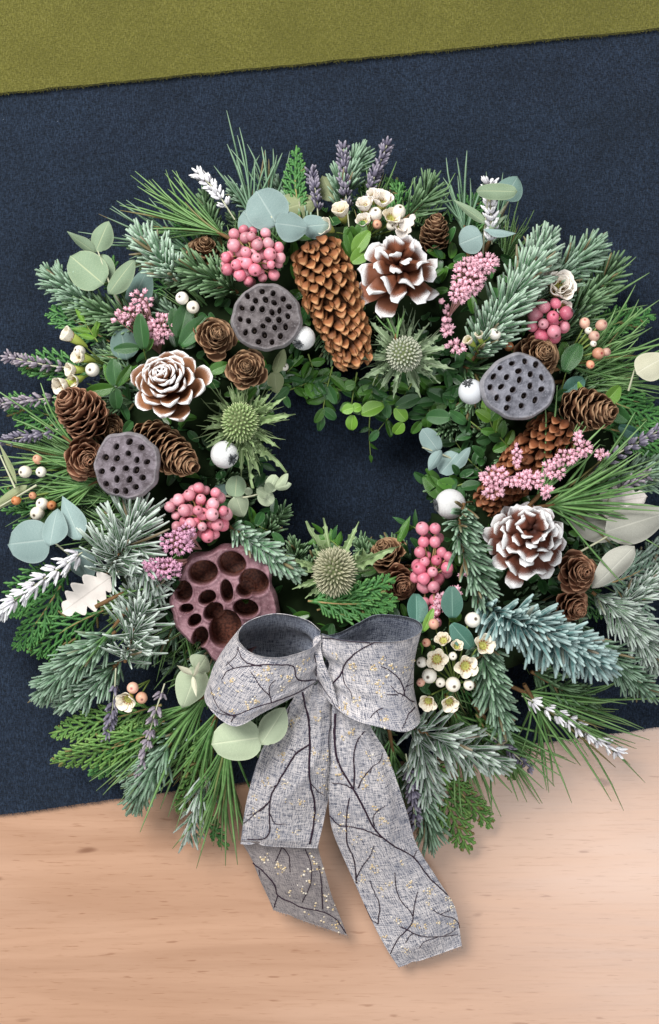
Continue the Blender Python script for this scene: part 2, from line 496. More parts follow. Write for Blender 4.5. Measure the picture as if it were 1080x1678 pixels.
MAT['box'] = m_leaf('box_leaf', '35591f', '4b7a2e', '6b944a', 0.3, 0.4, 0.0, 0.3, 0.06)
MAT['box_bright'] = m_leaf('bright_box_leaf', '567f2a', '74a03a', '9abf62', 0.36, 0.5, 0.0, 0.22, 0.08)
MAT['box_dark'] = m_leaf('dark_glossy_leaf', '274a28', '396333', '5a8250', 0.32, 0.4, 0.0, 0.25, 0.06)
MAT['box_teal'] = m_leaf('teal_leaf', '3c6457', '4d786a', '7ea293', 0.4, 0.45, 0.05, 0.15, 0.08)
MAT['bract'] = m_leaf('thistle_bract', '6f8758', '8fa473', 'c3cfa4', 0.5, 0.4, 0.0, 0.15, 0.14)
MAT['bract_grey'] = m_leaf('grey_thistle_bract', '6f8563', '93a582', 'c2cbb0', 0.5, 0.4, 0.0, 0.15, 0.14)
def m_whiteleaf():
    g = G('white_painted_leaf')
    c = g.mix(g.noise(300, detail=4), 'ece5de', 'cfc6bf')
    c = g.mix(g.step(g.math('ABSOLUTE', g.attr('cv')), 0, 0.08, 0.5, 0), c, 'a89f98')
    g.bump(g.noise(500), 0.4, 0.001)
    return g.out(c, 0.7, 0.3)
MAT['white_leaf'] = m_whiteleaf()
def m_floret(name, a, b, tip):
    g = G(name)
    c = g.mix(g.attr('rv'), a, b)
    c = g.mix(g.step(g.attr('tv'), 0.5, 1.0), c, tip)
    c = g.mix(g.step(g.noise(900), 0.55, 0.8, 0, 0.4), c, a)
    return g.out(c, 0.75, 0.25)
MAT['lavender'] = m_floret('lavender_floret', '4d4a5c', '7a7484', 'a09aa6')
MAT['lavender_brown'] = m_floret('faded_lavender_floret', '6c6370', '938a94', 'b3a9ae')
MAT['lavender_white'] = m_floret('white_painted_floret', 'c9c5cd', 'efeef0', 'f6f6f6')
MAT['thistle_green'] = m_floret('green_thistle_floret', '6c8450', '93a870', 'ccd8a4')
MAT['thistle_grey'] = m_floret('grey_thistle_floret', '86907c', 'a9ad98', 'dcdac6')
MAT['thistle_tan'] = m_floret('tan_thistle_floret', '7f8266', 'a4a284', 'd8d2b4')
MAT['thistle_core'] = m_simple('thistle_core', '55603c', '6d7650', 600, 0.8, 0.2)

def m_felt(name, a, b, c_, speck):
    g = G(name)
    f1 = g.noise(1.0, g.mapv((450, 1400, 900), (0, 0, 0.5)), 4)
    f2 = g.noise(1.0, g.mapv((1300, 420, 900), (0, 0, 0.35)), 4)
    big = g.noise(22, detail=4)
    col = g.mix(g.step(f1, 0.3, 0.7), a, b)
    col = g.mix(g.step(f2, 0.42, 0.75, 0, 0.75), col, c_)
    col = g.mix(g.step(big, 0.35, 0.7, 0, 0.35), col, a)
    spk = g.step(g.noise(330, detail=2, rough=0.8), 0.755, 0.79)
    col = g.mix(g.math('MULTIPLY', spk, 0.6), col, speck)
    g.bump(g.math('ADD', f1, f2), 0.9, 0.0012)
    return g.out(col, 0.95, 0.1, sheen=0.12)
MAT['felt_navy'] = m_felt('navy_felt', '101720', '212c3d', '344358', 'a8b0be')
MAT['felt_green'] = m_felt('olive_felt', '535122', '6c692e', '837f44', 'd0cca8')
MAT['fibre_navy'] = m_simple('navy_fibre', '1a2233', '3a4a66', 400, 0.9, 0.1)
MAT['fibre_green'] = m_simple('olive_fibre', '5c5a26', '8c8646', 400, 0.9, 0.1)
def m_wood():
    g = G('varnished_plywood')
    v = g.mapv((2.2, 26, 1), (0, 0, -0.10))
    warp = g.noise(1.0, v, 4, 0.6, 1.2)
    fine = g.noise(1.0, g.mapv((28, 520, 1), (0, 0, -0.10)), 3)
    bigv = g.noise(1.0, g.mapv((3, 9, 1), (0, 0, -0.10)), 3)
    c = g.mix(g.step(warp, 0.3, 0.7), 'ad866c', 'be967b')
    c = g.mix(g.step(bigv, 0.35, 0.7, 0, 0.6), c, 'c8a58e')
    c = g.mix(g.step(fine, 0.5, 0.8, 0, 0.35), c, '9a7155')
    pores = g.noise(1.0, g.mapv((42, 260, 1), (0, 0, -0.10), loc=(3, 1, 0)), 2)
    c = g.mix(g.step(pores, 0.66, 0.74, 0, 0.5), c, '83563a')
    lines = g.noise(1.0, g.mapv((60, 1100, 1), (0, 0, -0.10), loc=(5, 2, 0)), 2)
    c = g.mix(g.step(lines, 0.62, 0.72, 0, 0.5), c, '8c6143')
    kn = g.noise(1.0, g.mapv((20, 62, 1), (0, 0, -0.10), loc=(1.3, 7.7, 0)), 1)
    c = g.mix(g.step(kn, 0.72, 0.78, 0, 0.75), c, '6f4630')
    g.bump(fine, 0.06, 0.0005)
    return g.out(c, g.step(warp, 0.2, 0.8, 0.26, 0.36), 0.5)
MAT['wood'] = m_wood()
MAT['wood_edge'] = m_simple('plywood_edge', '9a7048', 'c49a6c', 90)
MAT['moss'] = m_simple('dark_moss', '10190c', '22301a', 120, 0.95, 0.1)

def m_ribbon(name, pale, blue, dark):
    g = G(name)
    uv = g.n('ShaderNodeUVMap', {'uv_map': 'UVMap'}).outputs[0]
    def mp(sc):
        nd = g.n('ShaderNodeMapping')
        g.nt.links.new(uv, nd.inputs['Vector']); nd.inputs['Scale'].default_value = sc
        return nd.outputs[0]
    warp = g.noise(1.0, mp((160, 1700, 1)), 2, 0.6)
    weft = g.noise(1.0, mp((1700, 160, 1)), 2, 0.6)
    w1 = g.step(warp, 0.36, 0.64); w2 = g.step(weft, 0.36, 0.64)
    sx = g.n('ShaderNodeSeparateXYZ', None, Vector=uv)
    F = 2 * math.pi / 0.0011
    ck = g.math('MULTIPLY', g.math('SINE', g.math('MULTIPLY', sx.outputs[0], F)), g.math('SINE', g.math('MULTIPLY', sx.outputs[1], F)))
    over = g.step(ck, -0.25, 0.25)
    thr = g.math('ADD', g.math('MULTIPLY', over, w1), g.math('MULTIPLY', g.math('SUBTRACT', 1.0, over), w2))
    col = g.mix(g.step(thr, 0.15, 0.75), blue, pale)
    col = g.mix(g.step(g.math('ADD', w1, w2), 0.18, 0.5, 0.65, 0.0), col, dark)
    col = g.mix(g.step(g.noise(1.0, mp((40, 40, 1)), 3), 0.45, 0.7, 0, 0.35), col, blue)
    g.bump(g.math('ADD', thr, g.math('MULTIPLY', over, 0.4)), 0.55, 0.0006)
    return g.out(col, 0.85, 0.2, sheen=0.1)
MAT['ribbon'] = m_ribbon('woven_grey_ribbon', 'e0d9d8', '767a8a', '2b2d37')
MAT['ribbon_in'] = m_ribbon('shaded_ribbon_back', '9196a2', '4a5164', '2a303f')  # loop insides: their shade is put into a darker, bluer weave colour
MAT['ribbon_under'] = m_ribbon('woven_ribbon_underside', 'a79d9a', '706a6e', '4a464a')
MAT['print'] = m_simple('dark_plum_print', '2a1c2a', '3d2b3a', 900, 0.75, 0.2)
def m_gold():
    g = G('gold_glitter')
    c = g.mix(g.noise(2500, detail=1), 'c3a264', 'dcc8a0')
    c = g.mix(g.attr('rv'), c, 'ece6da')
    g.bump(g.noise(3000), 0.6, 0.0005)
    return g.out(c, 0.4, 0.5, Metallic=0.15)
MAT['gold'] = m_gold()
# ------------------------------------------------------------------ table and felt
def slab(pts, z0, z1):
    p = np.array(pts, float); n = len(p)
    v = np.vstack([np.c_[p, np.full(n, z1)], np.c_[p, np.full(n, z0)]])
    mb = MB(); i = np.arange(n)
    mb.add(v, np.stack([i + n, np.roll(i, -1) + n, np.roll(i, -1), i], 1))
    mb.f4.append(np.array([[0, 1, 2, 3], [7, 6, 5, 4]]))
    return mb
def xy(x, y): return P(x, y, 0)[:2]
tb = slab([(-1.1, -1.0), (1.1, -1.0), (1.1, 1.0), (-1.1, 1.0)], -0.03, 0.0)
tag(tb.build('table_top', MAT['wood'], smooth=False), 'pale varnished plywood table top under the felt', None, kind='structure')
def wavy_edge(p0, p1, n, amp, r):
    t = np.linspace(0, 1, n)[:, None]
    q = np.array(p0) * (1 - t) + np.array(p1) * t
    q[:, 1] += np.convolve(r.normal(0, amp, n + 8), np.ones(9) / 9, 'valid')
    return q
def felt(name, label, x0, y0, x1, y1, X0, Y0, X1, Y1, z0, z1, mat, fibre):
    """sheet between a lower edge (x0,y0)-(x1,y1) and an upper edge, extended past the frame"""
    r = rng()
    def ext(xa, ya, xb, yb):
        a = xy(xa, ya); b = xy(xb, yb); d = b - a
        return a - d * 0.9, b + d * 0.9
    la, lb = ext(x0, y0, x1, y1); ua, ub = ext(X0, Y0, X1, Y1)
    n = 900
    lo = wavy_edge(la, lb, n, 0.0005, r); up = wavy_edge(ua, ub, n, 0.0005, r)
    th = thing(name, label, 'felt mat', (0, 0, z0))
    v = []
    for e, z in ((lo, z0), (lo, z1), (up, z1), (up, z0)): v.append(np.c_[e, np.full(n, z)])
    i = np.arange(4 * n).reshape(4, n)
    f = [np.stack([i[k, :-1], i[k, 1:], i[(k + 1) % 4, 1:], i[(k + 1) % 4, :-1]], 1) for k in range(4)]
    mb = MB(); mb.add(np.vstack(v), np.vstack(f))
    mb.build('sheet', mat, th, smooth=False)
    N = 2600
    k = r.integers(n // 4, n - n // 4, N)
    b = np.c_[lo[k], np.full(N, z1) - r.uniform(0, 0.002, N)]
    ang = r.uniform(-math.pi, 0, N)
    d = np.c_[np.cos(ang), np.sin(ang), r.uniform(-0.3, 0.5, N)]
    L = r.uniform(0.0006, 0.0022, N)[:, None]
    bend = np.c_[r.normal(0, .5, (N, 2)), np.zeros(N)]
    pts = np.stack([b, b + d * L * .5, b + d * L + bend * L * .4], 1)
    fb = MB(); tubes(fb, pts, 0.00012, sides=3); fb.build('edge_fibres', fibre, th, kind='stuff')
    return th
felt('navy_felt_mat', 'navy blue felt sheet lying under the wreath', -5, 1334, 1080, 1190, 0, -60, 1080, -160, 0.0, 0.003, MAT['felt_navy'], MAT['fibre_navy'])
felt('olive_felt_mat', 'olive green felt strip along the top of the photo', 0, 158, 1080, 52, 0, -900, 1080, -1000, 0.0031, 0.0066, MAT['felt_green'], MAT['fibre_green'])

# ------------------------------------------------------------------ shapes shared by many parts
def o_round(t): return 0.5 * math.sqrt(max(0, 1 - (2 * t - 1) ** 2)) * (1 - 0.12 * t) + 0.004
def o_oval(t): return 0.5 * math.sin(math.pi * min(1, t) ** 0.85) ** 0.75 + 0.006
def o_lance(t): return 0.5 * (math.sin(math.pi * t ** 0.75)) ** 0.95 * (1 - 0.15 * t) + 0.006
def o_box(t): return 0.5 * math.sin(math.pi * min(1, 0.05 + 0.9 * t) ** 0.95) ** 0.7 + 0.004
def o_lobed(t): return (0.5 * math.sin(math.pi * t ** 0.9) ** 0.6) * (0.48 + 0.52 * abs(math.sin(t * 15))) + 0.01
LEAF = {}
for nm, fn, kw in (('round', o_round, dict(cup=-.10, bend=-.05, wav=.03)), ('oval', o_oval, dict(cup=-.16, bend=-.14, wav=.025)),
                   ('lance', o_lance, dict(cup=-.1, bend=-.15, wav=.02)), ('box', o_box, dict(fold=.28, bend=-.18, wav=.008)),
                   ('cupped', o_round, dict(cup=.35, bend=.12, wav=.02))):
    LEAF[nm] = [plate(fn, 9, 13, thick=0.022, rim=4, seed=s, **kw) for s in range(3)]
LEAF['lobed'] = [plate(o_lobed, 11, 30, thick=0.03, rim=4, cup=.15, bend=.1, wav=.05, seed=s) for s in range(2)]
_mc = {}
def leafmesh(shape, mat, k=0):
    key = (shape, mat, k % len(LEAF[shape]))
    if key not in _mc: _mc[key] = LEAF[shape][key[2]].mesh('leaf', MAT[mat])
    return _mc[key]
def leaf(parent, x0, y0, x1, y1, w, z0, z1, mat, shape='round', roll=0.0, name='leaf'):
    a = P(x0, y0, z0); b = P(x1, y1, z1)
    return leaf3(parent, a, b, px(w, (z0 + z1) / 2), mat, shape, roll, name)
_lk = [0]
def leaf3(parent, a, b, w, mat, shape='round', roll=0.0, name='leaf'):
    _lk[0] += 1
    y = b - a; L = np.linalg.norm(y); y = y / L
    zz = np.array([0, 0, 1.0]) - y * y[2]
    if np.linalg.norm(zz) < 1e-3: zz = np.array([0, 1.0, 0])
    zz = nrm(zz); x = np.cross(y, zz)
    c, s = math.cos(roll), math.sin(roll)
    x2 = x * c + zz * s; z2 = zz * c - x * s
    R = np.stack([x2 * w, y * L, z2 * (0.5 * w + 0.5 * L)], 1)
    return link(name, leafmesh(shape, mat, _lk[0]), parent, M4(R, a, parent.location))
def stem(parent, pts, w, mat, name='stem', n=10, taper=0.6):
    q = path(pts, n)
    mb = MB(); tubes(mb, q, np.linspace(1, taper, n)[None] * px(w), sides=6)
    return mb.build(name, MAT[mat], parent)

# ------------------------------------------------------------------ cones
def o_scale(t): return 0.12 + 0.38 * math.sin(math.pi / 2 * min(1, t / 0.7)) ** 1.2 if t < 0.7 else 0.5 * max(0.0, 1 - ((t - 0.7) / 0.31) ** 2.6) ** 0.5 + 0.02
def o_open(t): return 0.26 + 0.24 * math.sin(math.pi / 2 * min(1, t / 0.62)) ** 1.5 if t < 0.74 else 0.5 * max(0.0, 1 - ((t - 0.74) / 0.262) ** 3.0) ** 0.6 + 0.02
def o_spruce(t): return 0.16 + 0.34 * math.sin(math.pi / 2 * min(1, t / 0.6)) if t < 0.6 else 0.5 * max(0.0, 1 - ((t - 0.6) / 0.405) ** 2.6) ** 0.5 + 0.03
SCALE = {
    'rosy': [plate(o_scale, 7, 11, cup=.16, bend=.20, thick=.14, rim=8, wav=.05, seed=s) for s in range(3)],
    'open': [plate(o_open, 7, 11, cup=.10 - .12 * s, bend=.0 - .06 * s, thick=.14, rim=8, wav=.08, twist=.25 * (s - 1), seed=s) for s in range(3)],
    'larch': [plate(o_scale, 7, 9, cup=.34, bend=.16, thick=.05, rim=5, wav=.05, seed=s) for s in range(3)],
    'spruce': [plate(o_spruce, 7, 9, cup=-.30, bend=.12, thick=.12, rim=4, wav=.03, seed=s) for s in range(3)],
}
def scale_mesh(shape, mat, k):
    key = ('s' + shape, mat, k % 3)
    if key not in _mc: _mc[key] = SCALE[shape][k % 3].mesh('scale', MAT[mat])
    return _mc[key]
def cone(name, label, x, y, z, R, axis, N, Lr, a0, a1, l0, l1, w0, w1, shape, mat, group, core=0.2, prof=None, spin=0.0, rise=1.0):
    """x,y: pixel centre; R: px radius; axis: (image x, image y) lean of the tip; Lr: length/R; a: opening angles; l,w: scale sizes/R"""
    r = rng()
    ax = np.array([axis[0], -axis[1], 0.0]); ax[2] = math.sqrt(max(0.0, 1 - ax[0] ** 2 - ax[1] ** 2)); ax = nrm(ax)
    Rm = px(R, z); L = Lr * Rm
    base = P(x, y, z) - ax * L * 0.45
    th = thing(name, label, 'pine cone', base, group)
    F = frame(ax)
    q = np.linspace(0, 1, 8)
    pr = prof or (lambda t: 1 - 0.75 * t)
    mb = MB()
    tubes(mb, base + ax * (q[:, None] * L * 0.97), np.array([[2 * core * Rm * max(0.1, pr(s)) for s in q]]), sides=8)
    mb.build('core', MAT['cone_core'], th)
    for i in range(N):
        t = (i + 0.3) / N
        az = spin + i * 2.399963 + r.normal(0, 0.05)
        al = math.radians(a0 + (a1 - a0) * t ** rise + r.normal(0, 7 if shape == 'open' else 5))
        rad = F @ np.array([math.cos(az), math.sin(az), 0])
        d = math.sin(al) * rad + math.cos(al) * ax
        n_ = math.cos(al) * -rad + math.sin(al) * ax
        xx = np.cross(d, n_)
        k = pr(t) if prof else 1.0
        l = Rm * (l0 + (l1 - l0) * t) * r.uniform(.94, 1.06) * (0.45 + 0.55 * k if prof else 1)
        w = Rm * (w0 + (w1 - w0) * t) * r.uniform(.92, 1.08) * (0.45 + 0.55 * k if prof else 1)
        a = base + ax * L * t + rad * core * Rm * max(0.1, pr(t)) * 0.8
        link('scale', scale_mesh(shape, mat, i), th, M4(np.stack([xx * w, d * l, n_ * l], 1), a, base))
    return th
def snow_cone(kind, label, x, y, z, R, axis, spin=0.0):
    g = 'snow tipped pine cones'
    if kind == 'a': return cone('pine_cone', label, x, y, z, R, axis, 48, 1.0, 86, 10, .86, .30, .54, .27, 'rosy', 'snow_a', g, .2, spin=spin, rise=0.95)
    if kind == 'b': return cone('pine_cone', label, x, y, z, R, axis, 31, 0.95, 96, 20, .92, .56, .48, .20, 'open', 'snow_b', g, .12, spin=spin, rise=1.0)
    return cone('pine_cone', label, x, y, z, R, axis, 52, 1.4, 94, 32, .82, .38, .38, .23, 'open', 'snow_c', g, .20, spin=spin)
def long_larch(label, x, y, z, R, axis, mat='cone_brown', N=90, Lr=2.6, spin=0.0):
    return cone('larch_cone', label, x, y, z, R, axis, N, Lr, 66, 12, .62, .60, .72, .66, 'larch', mat, 'small brown larch cones', .50, prof=lambda t: max(.42, (1 - t ** 3.6) ** .5) * min(1, .7 + t * 2), spin=spin, rise=2.2)
def larch(label, x, y, z, R, axis=(0, 0), mat='cone_brown', spin=0.0, N=52, Lr=1.35):
    return cone('larch_cone', label, x, y, z, R, axis, N, Lr, 76, 8, .90, .36, .86, .40, 'larch', mat, 'small brown larch cones', .24, spin=spin, rise=.85)
def spruce(label, x0, y0, x1, y1, z0, z1, R, mat, N=175, open_=42, sz=.46, w=.35, fat=1.0):
    a = P(x0, y0, z0); b = P(x1, y1, z1)
    d = b - a; L = np.linalg.norm(d); Rm = px(R)
    dd = d / L
    prof = lambda t: max(0.25, (math.sin(math.pi * min(1, 0.20 + 0.68 * t) ** 0.85)) ** 0.5)
    th = None
    r = rng()
    th = thing('spruce_cone', label, 'pine cone', a, 'long spruce cones')
    F = frame(dd)
    q = np.linspace(0, 1, 10); mb = MB()
    tubes(mb, a + dd * (q[:, None] * L), np.array([[1.15 * Rm * prof(s) for s in q]]), sides=10)
    mb.build('core', MAT['cone_core'], th)
    for i in range(N):
        t = (i + .5) / N
        az = i * 2.399963 + r.normal(0, .07)
        rad = F @ np.array([math.cos(az), math.sin(az), 0])
        al = math.radians(open_ * (1 - 0.55 * t ** 3) + r.normal(0, 8))
        d_ = math.sin(al) * rad + math.cos(al) * dd
        n_ = math.cos(al) * -rad + math.sin(al) * dd
        k = prof(t)
        l = Rm * sz * (.5 + .5 * k) * r.uniform(.8, 1.15); ww = Rm * w * (.45 + .55 * k) * r.uniform(.82, 1.15)
        p = a + dd * (L * t - l * 0.25) + rad * Rm * 0.56 * k
        link('scale', scale_mesh('spruce', mat, i), th, M4(np.stack([np.cross(d_, n_) * ww, d_ * l, n_ * l], 1), p, a))
    return th

# ------------------------------------------------------------------ lotus pods
def lotus(label, x, y, z, rx, ry, axis, holes, mat, depth=.25, lob=None, K=60, T=210, dome=.12, side_l=1.0, rimh=.03, seeds=True, soft=.72, seedmat='seed'):
    """holes: (x px, y px, a px, b px, rot deg)"""
    r = rng()
    ax = nrm([axis[0], -axis[1], math.sqrt(max(.05, 1 - axis[0] ** 2 - axis[1] ** 2))])
    c0 = P(x, y, z)
    Rm = px((rx + ry) / 2, z)
    F = frame(ax)
    th = thing('lotus_pod', label, 'lotus pod', c0 - ax * Rm * side_l * .8, 'dried lotus seed pods')
    ph = np.arange(T) * 2 * math.pi / T
    a_, b_ = px(rx, z), px(ry, z)
    Rt = 1 / np.sqrt((np.cos(ph) / a_) ** 2 + (np.sin(ph) / b_) ** 2)
    am = lob or ((5, .015), (8, .012), (3, .02))
    for k, m in am: Rt = Rt * (1 + m * np.cos(k * ph + r.uniform(0, 6.28)))
    rr = np.concatenate([np.linspace(0.02, 1, K)])
    U = rr[:, None] * Rt * np.cos(ph); V = rr[:, None] * Rt * np.sin(ph)
    def height(U, V, q):
        Z = Rm * dome * (1 - q ** 2) - Rm * .10 * np.clip((q - .93) / .07, 0, 1) ** 2 + Rm * .035 * np.exp(-((q - .93) / .035) ** 2)
        for k in range(5):
            fx, fy = r2.normal(0, 2.2 / Rm, 2); Z = Z + Rm * .010 * np.sin(fx * U + fy * V + r2.uniform(0, 6.28))
        cv = np.zeros_like(U); dep = np.zeros_like(U)
        Z = Z + Rm * .008 * np.sin(37 * np.arctan2(V, U)) * np.clip((q - .8) / .2, 0, 1) + Rm * .016 * np.sin(11 * np.arctan2(V, U) + 2) * np.clip((q - .7) / .3, 0, 1)
        for hx, hy, ha, hb, rot in holes:
            u0 = px(hx - x, z); v0 = -px(hy - y, z)
            co, si = math.cos(math.radians(-rot)), math.sin(math.radians(-rot))
            du, dv = U - u0, V - v0
            xx = (du * co + dv * si) / px(ha, z); yy = (-du * si + dv * co) / px(hb, z)
            s = np.sqrt(xx ** 2 + yy ** 2)
            hole = np.clip((1.0 - s) / (1 - soft), 0, 1); hole = hole * hole * (3 - 2 * hole)
            dep = np.maximum(dep, hole); Z = Z + Rm * rimh * np.exp(-((s - 1.12) / .13) ** 2)
            cv = np.maximum(cv, np.clip((1.02 - s) / .12, 0, 1))
        return Z - Rm * depth * dep, cv
    r2 = np.random.default_rng(int(x))
    if seeds: holes = [(h[0], h[1], h[2] * r2.uniform(.85, 1.15), h[3] * r2.uniform(.85, 1.15), h[4] + r2.normal(0, 25)) for h in holes]
    Z, CV = height(U, V, rr[:, None] + 0 * U)
    vs = [np.stack([U, V, Z], -1)]
    cvs = [CV]; tvs = [np.repeat(rr[:, None], T, 1)]
    zed = Z[-1]
    for f, dz in ((1.01, -.05), (1.0, -.14), (.93, -.34), (.78, -.6), (.5, -.85), (.2, -1.0), (.12, -1.15)):
        vs.append(np.stack([U[-1] * f, V[-1] * f, zed + dz * Rm * side_l], -1)[None]); cvs.append(np.zeros((1, T))); tvs.append(np.full((1, T), .9))
    v = np.concatenate(vs, 0); n = v.shape[0]
    i = np.arange(n * T).reshape(n, T)
    f = np.stack([i[:-1], i[1:], np.roll(i[1:], -1, 1), np.roll(i[:-1], -1, 1)], -1).reshape(-1, 4)
    cen = np.array([[0, 0, Z[0].mean()]])
    mb = MB()
    mb.add(np.vstack([v.reshape(-1, 3), cen]) @ F.T + c0, f, np.stack([np.full(T, n * T), i[0], np.roll(i[0], -1)], 1),
           np.append(np.concatenate(tvs, 0).ravel(), 0), 0.0, np.append(np.concatenate(cvs, 0).ravel(), CV[0].mean()))
    mb.build('pod_head', MAT[mat], th)
    if seeds:
        sm = sphere(MB(), (0, 0, 0), 1.0, 8, 6).mesh('seed', MAT[seedmat])
        for hx, hy, ha, hb, rot in holes:
            u0 = px(hx - x, z); v0 = -px(hy - y, z)
            q = math.hypot(u0, v0) / Rm
            zz = Rm * dome * (1 - q * q) - Rm * depth * r.uniform(.75, 1.05)
            co, si = math.cos(math.radians(-rot)), math.sin(math.radians(-rot))
            Rr = F @ np.array([[co, -si, 0], [si, co, 0], [0, 0, 1]]) @ np.diag([px(ha * .62, z), px(hb * .62, z), Rm * depth * .32])
            link('seed', sm, th, M4(Rr, c0 + F @ np.array([u0, v0, zz]), th.location))
    return th

# ------------------------------------------------------------------ berries, buds, flowers
def berry_mesh(mat, key='berry', pear=0.0):
    k = (key, mat)
    if k not in _mc:
        mb = MB()
        th = np.linspace(0, math.pi, 13)
        prof = [(math.sin(a) * (1 - pear * (1 - math.cos(a)) / 2), math.cos(a) * (1 if a > .45 else 1 - .10 * (1 - a / .45))) for a in th]
        mb = lathe(prof[::-1], 16, tvs=[(1 - math.cos(a)) / 2 for a in th[::-1]])
        _mc[k] = mb.mesh(key, MAT[mat])
    return _mc[k]
def put_berry(parent, c, r, d, mat, name='berry', pear=0.0, sq=1.0):
    F = frame(d)
    return link(name, berry_mesh(mat, name, pear), parent, M4(F @ np.diag([r, r, r * sq]), c, parent.location))
def scatter(cx, cy, rx, ry, n, md, r, rot=0.0):
    out = []
    tries = 0
    while len(out) < n and tries < 6000:
        tries += 1
        a = r.uniform(0, 6.28); q = math.sqrt(r.uniform(0, 1))
        u, v = q * math.cos(a) * rx, q * math.sin(a) * ry
        X = cx + u * math.cos(rot) - v * math.sin(rot); Y = cy + u * math.sin(rot) + v * math.cos(rot)
        if all(math.hypot(X - o[0], Y - o[1]) > md for o in out): out.append((X, Y, q))
    return out
def berries(label, cx, cy, rx, ry, n, br, z, dome, mat, group='pink pepperberry clusters', rot=0.0, cat='berry cluster', pts=None):
    r = rng()
    th = thing('berry_cluster', label, cat, P(cx, cy, z - .02), group)
    root = P(cx, cy + 5, z - px(dome) * 1.0)
    P3 = []
    for layer, (kk, dz) in enumerate(((n, 0.0), (int(n * .8), -1.5))):
        for X, Y, q in (pts if pts and layer == 0 else scatter(cx, cy, rx * (1 if layer == 0 else .95), ry * (1 if layer == 0 else .95), kk, br * 1.72, r, rot)):
            zz = z - px(dome) * q ** 2 + px(br) * (dz + r.uniform(-.35, .35))
            P3.append(P(X, Y, zz))
    P3 = np.array(P3)
    st = []
    for p in P3:
        d = nrm(nrm(p - root) + r.normal(0, .25, 3) + np.array([0, 0, .15]))
        put_berry(th, p, px(br) * r.uniform(.72, 1.12), d, mat, sq=r.uniform(.92, 1.05))
        st.append([root, (root + p) / 2 + r.normal(0, .001, 3), p])
    mb = MB(); tubes(mb, np.array(st), px(2.2), sides=5); mb.build('stems', MAT['tan_stem'], th, kind='stuff')
    return th
def rice(label, spots, z, mat='rice', br=5.0, group='pink rice flower sprays', root=None):
    """spots: (x, y, rx, ry, n)"""
    r = rng()
    x0 = np.mean([s[0] for s in spots]); y0 = np.mean([s[1] for s in spots])
    th = thing('rice_flower', label, 'rice flower', P(x0, y0, z - .015), group)
    key = ('bud', mat)
    if key not in _mc:
        mb = MB()
        sphere(mb, (0, 0, -.05), .86, 8, 6, (1, 1, 1.15))
        for k in range(5):
            a = k * 1.2566; e = np.array([math.cos(a), math.sin(a), 0])
            tubes(mb, np.array([[e * .2 + [0, 0, .2], e * .75 + [0, 0, .55], e * .85 + [0, 0, .95]]]), np.array([[.55, .6, .2]]), .3, None, 6)
        sphere(mb, (0, 0, .55), .22, 6, 4)
        _mc[key] = mb.mesh('bud', MAT[mat])
    st = []
    rt = P(root[0], root[1], z - .02) if root else None
    for (sx, sy, rx, ry, n) in spots:
        base = rt if rt is not None else P(sx, sy + ry * .6, z - .016)
        hub = P(sx, sy, z - px(max(rx, ry)) * .9)
        for X, Y, q in scatter(sx, sy, rx, ry, n, br * 1.45, r):
            p = P(X, Y, z - px(min(rx, ry)) * .6 * q * q + r.normal(0, px(br) * .5))
            d = nrm(nrm(p - hub) + r.normal(0, .2, 3))
            s = px(br) * r.uniform(.75, 1.15)
            link('bud', _mc[key], th, M4(frame(d) * s, p, th.location))
            st.append([base, hub * .6 + p * .4 + r.normal(0, .0008, 3), p])
    mb = MB(); tubes(mb, np.array(st), px(1.8), sides=4); mb.build('stems', MAT['rice_stem'], th, kind='stuff')
    return th

_fl = {}
def flower_meshes():
    if _fl: return _fl
    _fl['petal'] = plate(lambda t: .16 + .36 * math.sin(math.pi * min(1, .18 + .72 * t)) ** .8 if t < .97 else .2, 7, 8, cup=.5, bend=.22, thick=.06, rim=4, wav=.03, seed=4).mesh('petal', MAT['petal'])
    _fl['petal_white'] = plate(lambda t: .16 + .36 * math.sin(math.pi * min(1, .18 + .72 * t)) ** .8 if t < .97 else .2, 7, 8, cup=.5, bend=.22, thick=.06, rim=4, wav=.05, seed=5).mesh('petal', MAT['petal_white'])
    _fl['cup'] = lathe([(.02, -.9), (.2, -.7), (.34, -.3), (.40, 0), (.36, .06), (.28, -.02), (.12, -.05), (.06, .12), (.0, .14)], 14).mesh('flower', MAT['flower_cup'])
    _fl['tube'] = lathe([(.02, -1.6), (.14, -1.4), (.32, -.8), (.42, -.1), (.38, .02), (.26, -.05), (.10, -.05), (0, 0)], 14).mesh('flower', MAT['green_cup'])
    mb = MB()
    for k in range(10):
        a = k * .6283
        sphere(mb, (.42 * math.cos(a), .42 * math.sin(a), .14), .065, 6, 4)
    tubes(mb, np.array([[[.3 * math.cos(k * .6283), .3 * math.sin(k * .6283), 0], [.42 * math.cos(k * .6283), .42 * math.sin(k * .6283), .14]] for k in range(10)]), .04, sides=4)
    _fl['stamen'] = mb.mesh('stamens', MAT['stamen'])
    return _fl
